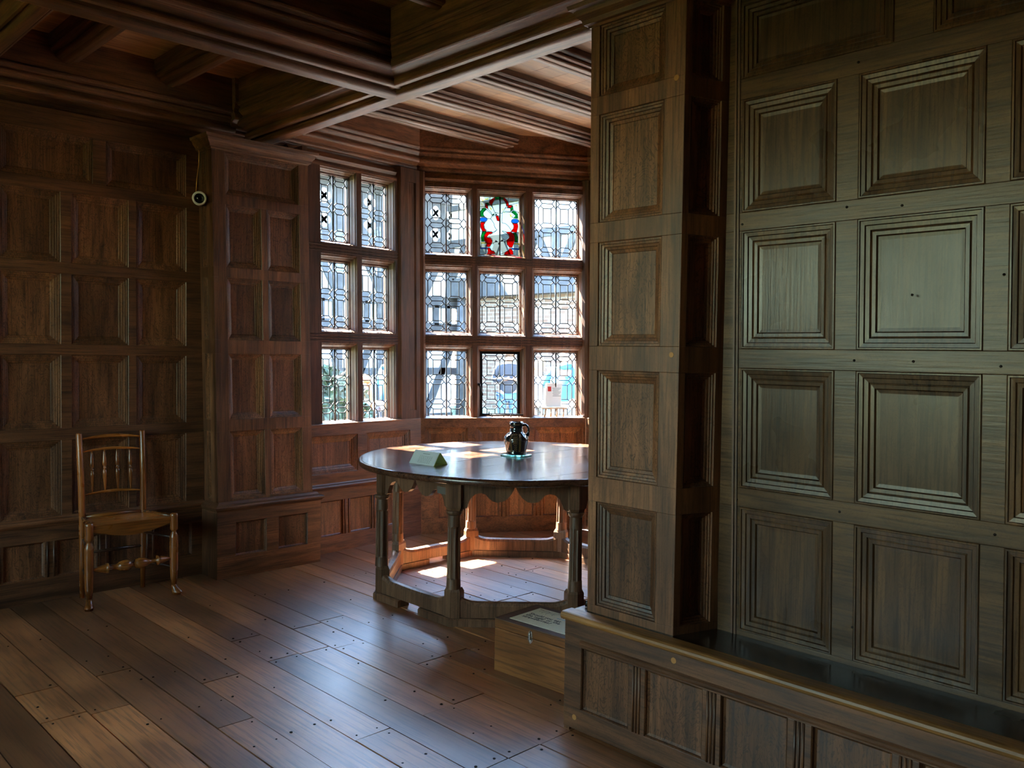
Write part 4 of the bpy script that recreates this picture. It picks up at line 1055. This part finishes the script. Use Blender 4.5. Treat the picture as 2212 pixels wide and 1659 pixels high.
ink([(.246, -.080), (.240, -.105), (.244, -.125), (.236, -.145), (.240, -.165), (.250, -.178), (.252, -.195), (.244, -.205), (.238, -.192), (.226, -.180), (.214, -.172), (.204, -.180)])
ink([(.226, -.180), (.222, -.150), (.212, -.138), (.202, -.142)]); ink([(.236, -.145), (.226, -.120), (.212, -.110), (.206, -.118)]); ink([(.240, -.105), (.228, -.092), (.216, -.090)]); ink([(.246, -.080), (.250, -.070)])
bx_part(dr, 'line_drawing', M['ink'], cdp); dr = MB()
ink([(.130, -.350), (.122, -.375), (.110, -.392), (.094, -.398), (.078, -.392), (.062, -.398), (.056, -.380), (.066, -.372), (.080, -.376), (.090, -.365)])
ink([(.122, -.375), (.128, -.395), (.120, -.410), (.112, -.402)]); ink([(.094, -.398), (.090, -.420), (.074, -.428), (.060, -.418)]); ink([(.110, -.392), (.100, -.378), (.104, -.362)])
bx_part(dr, 'line_drawing', M['ink'], cdp)
cl_ = MB()
def Tc(a, c, d): return Vector((-d, -.225 + a, c))
hexa = [(0, .240), (-.010, .232), (-.014, .218), (-.014, .208), (.014, .208), (.014, .218), (.010, .232)]
cl_.extrude(hexa, 0, .0025, Tc).extrude([(-.014, .203), (-.015, .196), (-.009, .186), (0, .178), (.009, .186), (.015, .196), (.014, .203)], 0, .0025, Tc)
cl_.tube([Vector((-.004, -.225, .236)), Vector((-.008, -.225, .222)), Vector((-.008, -.225, .200)), Vector((-.009, -.231, .194)), Vector((-.008, -.233, .202))], .0025, n=8)
cl_.lathe([(.004, 0), (.004, .006)], c=(-.002, -.222, .194), n=10, axis=(-1, 0, 0))
o = bx_part(cl_, 'hasp', M['steel'], bxr); o['label'] = 'small shiny metal hook clasp'

# ------------------------------------------------------------------ camera on the pier, its wire
sc_ = empty('security_camera', (2.44, 5.40, 2.45), 'small white cylindrical camera fixed between the left wall and the pier', 'security camera')
d_ = Vector((-.42, -.86, -.10)).normalized(); c_ = Vector((2.452, 5.42, 2.462))
b_ = MB().lathe([(0, 0), (.034, 0), (.042, .006), (.044, .05), (.0445, .052), (.044, .054), (.044, .110), (.042, .114), (.032, .114), (.031, .096)], c=c_, n=32, axis=d_, cap=False)
b_.build('housing', M['white'], sc_)
MB().lathe([(0, .094), (.032, .094), (.032, .0965), (0, .0965)], c=c_, n=32, axis=d_, cap=False).build('lens', M['blackgloss'], sc_)
MB().lathe([(.0, 0), (.022, 0), (.022, .02), (.012, .026), (.012, .06)], c=(2.470, 5.458, 2.445), n=20, axis=(-.3, -1, .15)).build('mount', M['white'], sc_)
wr_ = MB().tube([(2.440, 5.452, 2.50), (2.446, 5.450, 2.60), (2.4585, 5.4500, 2.70), (2.456, 5.44, 2.765), (2.440, 5.42, 2.79), (2.425, 5.40, 2.84), (2.44, 5.40, 2.87)], .0028, n=8)
tag(wr_.build('cable', M['copper']), 'thin brassy wire running up the pier corner above the white camera', 'cable')

# small black knob at the foot of the right pier
kb = MB().lathe([(.0, 0), (.011, 0), (.012, .006), (.009, .016), (.010, .022), (0, .024)], c=(2.64, 2.240, .4738), n=16, cap=False)
tag(kb.build('knob', M['blackgloss']), 'tiny black knob on the bench end against the pier', 'knob')

# ------------------------------------------------------------------ easel and booklet on the sill
esl = empty('display_easel', (5.32, 4.93, .957), 'miniature wooden display easel on the window sill', 'display stand')
TE = frame(5.340, 4.945, -32)      # u along the sill, w into the room
M['whitewash'] = plain('bleached_wood', (0.55, 0.47, 0.38), .6)
b_ = MB().box(-.115, .105, .012, .040, 1.030, 1.042, T=TE); b_.build('shelf', M['whitewash'], esl, bevel=.002)
for u in (-.085, -.030, .022, .080):
    MB().tube([(u + (.012 if u < -.05 else 0), .026, 1.03), (u, .030 - .012, .958)], .008, n=8, T=TE).build('leg', M['whitewash'], esl)
for u0, u1 in ((-.045, -.012), (.060, .050)):
    MB().tube([(u0, .010, 1.04), (u1, -.050, 1.275)], .006, n=8, T=TE).build('back_prop', M['whitewash'], esl)
bk_ = empty('booklet', (5.35, 4.93, 1.043), 'white printed booklet with a red mark propped on the small easel', 'booklet')
def TK(a, c, d): 
    t_ = (c - 1.043) / .205
    return TE(a, .018 - .045 * t_ + d, c)
MB().box(-.062, .078, 1.043, 1.243, .0, .004, T=lambda a, c, d: TK(a + (1.243 - c) * -.12, c, d)).build('cover', plain('booklet_white', (.8, .8, .8), .5), bk_)
q_ = MB()
q_.box(-.052, -.022, 1.175, 1.215, .004, .0048, T=TK); q_.build('red_mark', plain('booklet_red', (.6, .04, .03), .5), bk_)
q_ = MB()
for k in range(7): q_.box(-.012 + (k % 2) * .004, .062 - (k * 7 % 3) * .01, 1.20 - k * .011, 1.2045 - k * .011, .004, .0046, T=TK)
q_.build('print_lines', M['inkgrey'], bk_)['kind'] = 'stuff'
wb = MB().cbox(5.50, 5.545, 4.765, 4.80, .958, .972, c=.004)
tag(wb.build('sensor', M['white']), 'small white sensor on the sill at the far corner', 'sensor')

# ------------------------------------------------------------------ outside
GZ = -.15
g = MB().box(3, 60, -30, 60, GZ - .2, GZ); tag(struct(g.build('ground', M['cobble'])), None)
g = MB().box(-60, 3, -60, 60, GZ - .2, GZ - .001); struct(g.build('lawn', M['lawn']))
# timber framed wing, facing the courtyard (plane y = 15.2)
FY_ = 15.2
tb = empty('timber_framed_wing', (9, FY_, GZ), 'black and white timber framed wing across the courtyard', 'building')
MB().box(-6, 12.9, FY_, FY_ + .4, GZ, 5.3).build('plaster_wall', M['plaster'], tb)
b_ = MB()
def tim(x0, z0, x1, z1, w=.20, y=FY_, d=.06):
    L = math.hypot(x1 - x0, z1 - z0); nx, nz = -(z1 - z0) / L * w / 2, (x1 - x0) / L * w / 2
    b_.add([(x, y - q, z) for q in (d, -.02) for x, z in ((x0 + nx, z0 + nz), (x0 - nx, z0 - nz), (x1 - nx, z1 - nz), (x1 + nx, z1 + nz))],
           [(0, 1, 2, 3), (4, 7, 6, 5), (0, 4, 5, 1), (1, 5, 6, 2), (2, 6, 7, 3), (3, 7, 4, 0)])
for z, w in ((GZ + .12, .24), (1.05, .16), (2.02, .24), (2.62, .26), (3.72, .34), (5.0, .30)): tim(-6, z, 13, z, w)
x = -5.9; k = 0
while x < 13:
    tim(x, GZ, x, 5.1, .22, d=.07)
    tim(x, 2.7, x + .5, 3.6, .15); tim(x + 1.1, 2.7, x + .6, 3.6, .15)
    tim(x + .1, .1, x + 1.0, 1.95, .17) if k % 2 == 0 else tim(x + 1.0, .1, x + .1, 1.95, .17)
    tim(x + .38, 2.1, x + .38, 2.55, .13); tim(x + .74, 2.1, x + .74, 2.55, .13)
    # quatrefoil panel: dark field with white lobes
    x += 1.12; k += 1
b_.build('timbers', M['timber'], tb)
qd = MB(); x = -5.9
while x < 13:
    qd.box(x + .1, x + 1.02, FY_ - .035, FY_, 3.9, 4.86); x += 1.12
qd.build('quatrefoil_board', M['timber'], tb)
qw = MB(); x = -5.9
while x < 13:
    for cx in (x + .33, x + .79):
        for cz in (4.14, 4.62):
            for k in range(4):
                a = pi / 2 * k; qw.lathe([(.085, 0), (.085, .004)], c=(cx + .075 * cos(a), FY_ - .035, cz + .075 * sin(a)), n=12, axis=(0, -1, 0))
    x += 1.12
qwo = qw.build('quatrefoil_lobes', M['plaster'], tb); qwo['kind'] = 'stuff'
rf = MB(); rf.add([(-6.5, FY_ - .6, 5.1), (12.1, FY_ - .6, 5.1), (12.1, FY_ + 3.2, 8.2), (-6.5, FY_ + 3.2, 8.2), (-6.5, FY_ - .6, 4.98), (12.1, FY_ - .6, 4.98), (12.1, FY_ + 3.2, 8.0), (-6.5, FY_ + 3.2, 8.0)], [(0, 1, 2, 3), (4, 7, 6, 5), (0, 4, 5, 1), (2, 6, 7, 3), (0, 3, 7, 4), (1, 5, 6, 2)])
rf.build('roof', M['roof'], tb)
# brick wing (plane x = 13)
bw = empty('brick_wing', (13, 10, GZ), 'pale brick wing with a jettied timbered upper floor across the courtyard', 'building')
MB().box(13.0, 13.5, -8, 15.2, GZ, 2.75).build('brick_wall', M['brick'], bw)
MB().box(12.78, 13.5, -8, 15.1, 2.95, 5.4).build('plaster_wall', M['plaster'], bw)
b_ = MB()
def tim2(y0, z0, y1, z1, w=.2, x=12.78, d=.06):
    L = math.hypot(y1 - y0, z1 - z0); ny, nz = -(z1 - z0) / L * w / 2, (y1 - y0) / L * w / 2
    b_.add([(x - q, y, z) for q in (d, -.02) for y, z in ((y0 + ny, z0 + nz), (y0 - ny, z0 - nz), (y1 - ny, z1 - nz), (y1 + ny, z1 + nz))],
           [(0, 1, 2, 3), (4, 7, 6, 5), (0, 4, 5, 1), (1, 5, 6, 2), (2, 6, 7, 3), (3, 7, 4, 0)])
b_.box(12.70, 13.5, -8, 15.2, 2.72, 2.96)
tim2(-8, 3.06, 15.2, 3.06, .2); tim2(-8, 3.95, 15.2, 3.95, .16); tim2(-8, 4.75, 15.2, 4.75, .12)
y = 15.1
while y > 0:
    tim2(y, 3.0, y, 4.0, .2, d=.07); tim2(y - .08, 3.15, y - .5, 3.88, .16); tim2(y - 1.0, 3.15, y - .58, 3.88, .16); y -= 1.1
b_.build('timbers', M['timber'], bw)
MB().add([(12.2, -8, 5.25), (12.2, 14.5, 5.25), (16, 14.5, 8.3), (16, -8, 8.3), (12.2, -8, 5.05), (12.2, 14.5, 5.05), (16, 14.5, 8.1), (16, -8, 8.1)], [(0, 1, 2, 3), (4, 7, 6, 5), (0, 4, 5, 1), (2, 6, 7, 3), (0, 3, 7, 4), (1, 5, 6, 2)]).build('roof', M['roof'], bw)
MB().tube([(12.85, 14.8, GZ), (12.85, 14.8, 2.72)], .11, n=12).build('post', M['timber'], bw)
# stone plinth and green growth along the foot of the walls
MB().box(12.9, 13.0, 0, 15.2, GZ, .25).build('plinth', plain('mossy_stone', (.20, .24, .16), .9, noise=.5, nscale=6), bw)

def bush(name, cx, cy, r, h, n, label, seed):
    rn = random.Random(seed); b_ = MB()
    for k in range(n):
        a = rn.uniform(0, 2 * pi); q = r * math.sqrt(rn.random()); z = rn.random() ** .7 * h
        q *= math.sqrt(max(.05, 1 - (z / h) ** 3))
        p = Vector((cx + q * cos(a), cy + q * sin(a), GZ + z)); s_ = rn.uniform(.05, .10)
        u = Vector((rn.uniform(-1, 1), rn.uniform(-1, 1), rn.uniform(-.4, 1))).normalized(); v = u.cross(Vector((rn.uniform(-1, 1), rn.uniform(-1, 1), rn.uniform(-1, 1)))).normalized()
        b_.add([p - u * s_, p - v * s_ * .5, p + u * s_, p + v * s_ * .5], [(0, 1, 2, 3)])
    b_.lathe([(r * .7, 0), (r * .75, h * .4), (r * .5, h * .8), (.01, h * .92)], c=(cx, cy, GZ), n=14)
    return tag(b_.build(name, M['hedge']), label, 'bush')
bush('green_bush', 6.3, 10.1, .75, 1.40, 2600, 'green bush outside the left bay window', 5)
bush('green_bush', -7.5, 1.0, 2.2, 2.6, 3500, 'tall garden bush beyond the west window', 8)
bush('green_bush', -8.2, 6.2, 2.3, 2.7, 3500, 'second garden bush beyond the west window', 9)

# ------------------------------------------------------------------ visitors in the courtyard
def skin_mesh(name, pts, edges, mat, parent, root=0, sub=2):
    me = bpy.data.meshes.new(name)
    me.from_pydata([p[0] for p in pts], edges, [])
    o = bpy.data.objects.new(name, me); COL.objects.link(o); me.materials.append(mat)
    sk = o.modifiers.new('skin', 'SKIN'); sk.use_smooth_shade = True
    if not me.skin_vertices: me.skin_vertices.new()
    for i, p in enumerate(pts):
        r = p[1]; sv = me.skin_vertices[0].data[i]
        sv.radius = (r, r) if not isinstance(r, tuple) else r; sv.use_root = (i == root)
    sb = o.modifiers.new('smooth', 'SUBSURF'); sb.levels = sub; sb.render_levels = sub
    if parent is not None: o.parent = parent
    return o
def person(loc, face_deg, h, label, coat, legs, hair, pose='look_down', hairlong=False, hood=None):
    """local +y is the way the person faces; h scales a 1.72 m figure"""
    root = empty('person', (loc[0], loc[1], GZ), label, 'person')
    root.rotation_euler = (0, 0, RAD(face_deg - 90)); root.scale = (h / 1.72,) * 3
    lean = {'look_down': .06, 'bend': .22, 'stand': .0}[pose]
    def bend(x, y, z):
        if z > .95: y = y + lean * (z - .95) * 2.0; z = z - lean * lean * (z - .95) * 1.6
        return (x, y, z)
    J = {}
    J['pelvis'] = (0, 0, .94); J['waist'] = bend(0, .005, 1.08); J['chest'] = bend(0, .0, 1.27); J['neck'] = bend(0, .0, 1.44); J['nape'] = bend(0, .015, 1.50)
    hd = .05 if pose != 'stand' else .0
    J['head'] = tuple(a + b for a, b in zip(J['nape'], (0, .035 + hd, .075))); J['crown'] = tuple(a + b for a, b in zip(J['nape'], (0, .035 + hd * 1.5, .15)))
    pts, ed = [], []
    def add(p, r, link=None):
        pts.append((p, r)); 
        if link is not None: ed.append((link, len(pts) - 1))
        return len(pts) - 1
    pe = add(J['pelvis'], (.155, .105)); wa = add(J['waist'], (.135, .095), pe); ch = add(J['chest'], (.155, .105), wa); ne = add(J['neck'], .060, ch); na = add(J['nape'], .055, ne)
    he = add(J['head'], (.078, .090), na); cr = add(J['crown'], (.066, .078), he)
    limbs = {}
    for s_ in (-1, 1):
        hp = add((s_ * .095, 0, .88), .090, pe); kn = add((s_ * .105, .02 if s_ > 0 else .05, .50), .058, hp); ak = add((s_ * .11, -.02, .10), .038, kn); to = add((s_ * .125, .13, .035), (.040, .03), ak)
        sh = add(bend(s_ * .175, 0, 1.40), .058, ch)
        if pose == 'look_down': el_ = bend(s_ * .25, .02, 1.14); wr = bend(s_ * .085, .24, 1.16)
        elif pose == 'bend': el_ = bend(s_ * .27, .10, 1.16); wr = bend(s_ * .14, .30, 1.02)
        else: el_ = bend(s_ * .24, -.01, 1.14); wr = bend(s_ * .25, .07, .90)
        el = add(el_, .043, sh); wi = add(wr, .030, el); 
        dirv = (Vector(wr) - Vector(el_)).normalized(); pc = Vector(wr) + dirv * .06; pa = add(tuple(pc), (.036, .018), wi)
        sd = dirv.cross(Vector((0, 0, 1))); sd = sd.normalized() if sd.length > .1 else Vector((1, 0, 0))
        for k, (off, ln) in enumerate(((-.028, .060), (-.010, .072), (.009, .068), (.026, .054))):
            f1 = add(tuple(pc + sd * off + dirv * ln * .5), .0095, pa); add(tuple(pc + sd * off * 1.1 + dirv * ln * .9 + Vector((0, 0, -.015))), .008, f1)
        tb_ = add(tuple(pc - dirv * .02 + Vector((0, 0, .028))), .010, wi); add(tuple(pc + dirv * .02 + Vector((0, 0, .040))), .009, tb_)
        limbs[s_] = (hp, kn, ak, sh, el, wi)
    skin_mesh('body', pts, ed, M['skin'], root)
    # face details
    hc = Vector(J['head'])
    fd = MB(); fd.lathe([(.0, -.012), (.011, -.004), (.009, .012), (.0, .018)], c=hc + Vector((0, .088, -.002)), n=10, axis=(0, .4, 1), cap=False, smooth=True)
    fo = fd.build('nose', M['skin'], None); fo.parent = root
    for s_ in (-1, 1):
        fo = MB().lathe([(0, -.008), (.016, -.004), (.018, .004), (0, .008)], c=hc + Vector((s_ * .082, .0, 0)), n=10, axis=(1, 0, 0), cap=False, smooth=True).build('ear', M['skin'], None); fo.parent = root
        eo = MB().lathe([(0, -.004), (.008, 0), (0, .004)], c=hc + Vector((s_ * .030, .080, .022)), n=8, axis=(0, 1, 0), cap=False).build('eye', M['ink'], None); eo.parent = root
    mo = MB().lathe([(0, -.022), (.004, -.012), (.005, 0), (.004, .012), (0, .022)], c=hc + Vector((0, .083, -.040)), n=8, axis=(1, 0, 0), cap=False).build('mouth', M['lips'], None); mo.parent = root
    # hair shell
    cc = Vector(J['crown']); hr = MB(); R = []
    for i in range(9):
        a = i / 8 * pi * .62; rr = .098 * sin(a) + .001; z = .102 * cos(a)
        R.append([(cc.x + rr * .92 * cos(2 * pi * k / 20), cc.y - .012 + rr * 1.08 * sin(2 * pi * k / 20) - (.018 * i / 8), cc.z - .030 + z - (.03 if sin(2 * pi * k / 20) < .35 else -.01) * (i / 8)) for k in range(20)])
    hr.rings(R, smooth=True)
    if hairlong: hr.tube([cc + Vector((0, -.05, -.05)), cc + Vector((0, -.075, -.15)), cc + Vector((0, -.06, -.27))], [.070, .075, .045], n=14, flat=.7)
    ho = hr.build('hair', hair, None); ho.parent = root
    # coat and trousers
    pts, ed = [], []
    a = add((0, 0, .84), (.185, .135)); b1_ = add(J['waist'], (.168, .125), a); c1_ = add(J['chest'], (.190, .135), b1_); d1_ = add(tuple(Vector(J['neck']) - Vector((0, 0, .03))), .085, c1_)
    for s_ in (-1, 1):
        P0 = [Vector(q) for q in ()]
    skel = {}
    for s_ in (-1, 1):
        sh = bend(s_ * .185, 0, 1.385)
        if pose == 'look_down': el_ = bend(s_ * .26, .02, 1.14); wr = bend(s_ * .10, .22, 1.16)
        elif pose == 'bend': el_ = bend(s_ * .28, .10, 1.16); wr = bend(s_ * .155, .28, 1.035)
        else: el_ = bend(s_ * .25, -.01, 1.14); wr = bend(s_ * .255, .06, .94)
        i1 = add(sh, .080, c1_); i2 = add(el_, .064, i1); add(wr, .050, i2)
    skin_mesh('coat', pts, ed, coat, root)
    pts, ed = [], []
    a = add((0, 0, .93), (.165, .118))
    for s_ in (-1, 1):
        i1 = add((s_ * .098, 0, .84), .100, a); i2 = add((s_ * .105, .02 if s_ > 0 else .05, .50), .072, i1); add((s_ * .11, -.015, .09), .058, i2)
    skin_mesh('trousers', pts, ed, legs, root)
    if hood: 
        hb_ = MB().lathe([(.0, -.05), (.08, -.04), (.105, 0), (.085, .04), (.0, .055)], c=Vector(J['neck']) + Vector((0, -.075, .01)), n=16, cap=False, smooth=True)
        q = hb_.build('hood', hood, None); q.parent = root
    for s_ in (-1, 1):
        sh = MB().lathe([(0, -.13), (.040, -.12), (.048, -.05), (.046, .05), (.040, .12), (0, .135)], c=(s_ * .12, .04, .045), n=14, axis=(0, 1, -.05), cap=False, smooth=True)
        q = sh.build('shoe', M['ink'], None); q.parent = root
    return root
navy = plain('navy_cloth', (.010, .014, .024), .8); jeans = plain('denim', (.04, .085, .15), .85); blue = plain('bright_blue_nylon', (.005, .085, .20), .55)
grey = plain('grey_cloth', (.08, .085, .095), .8); wht = plain('white_coat', (.7, .72, .74), .8); org = plain('orange_cloth', (.35, .07, .02), .8)
brn = plain('brown_hair', (.10, .06, .04), .6); bln = plain('fair_hair', (.24, .16, .08), .6); ging = plain('ginger_hair', (.32, .07, .02), .6)
toc = lambda x, y: math.degrees(math.atan2(-y, -x))
pa_ = person((10.75, 11.10), toc(10.75, 11.1) + 12, 1.74, 'person in a dark navy jacket and jeans looking down, seen through the hinged casement', navy, jeans, brn)
pb_2 = person((8.95, 8.10), toc(8.9, 8.1) + 175, 1.78, 'person in a bright blue jacket seen from behind through the right bay window', blue, grey, brn, pose='bend', hood=blue)
person((9.38, 9.02), toc(9.4, 9.0) + 60, 1.56, 'person with long fair hair in a white coat next to the blue jacket', wht, grey, bln, pose='stand', hairlong=True)
person((7.78, 10.66), toc(7.7, 10.6) + 130, 1.66, 'person in a blue jacket seen through the left bay window', blue, grey, brn, pose='look_down', hood=blue)
person((7.30, 10.52), toc(7.3, 10.5) - 100, 1.30, 'child in orange with ginger hair seen through the left bay window', org, jeans, ging, pose='stand', hairlong=True)
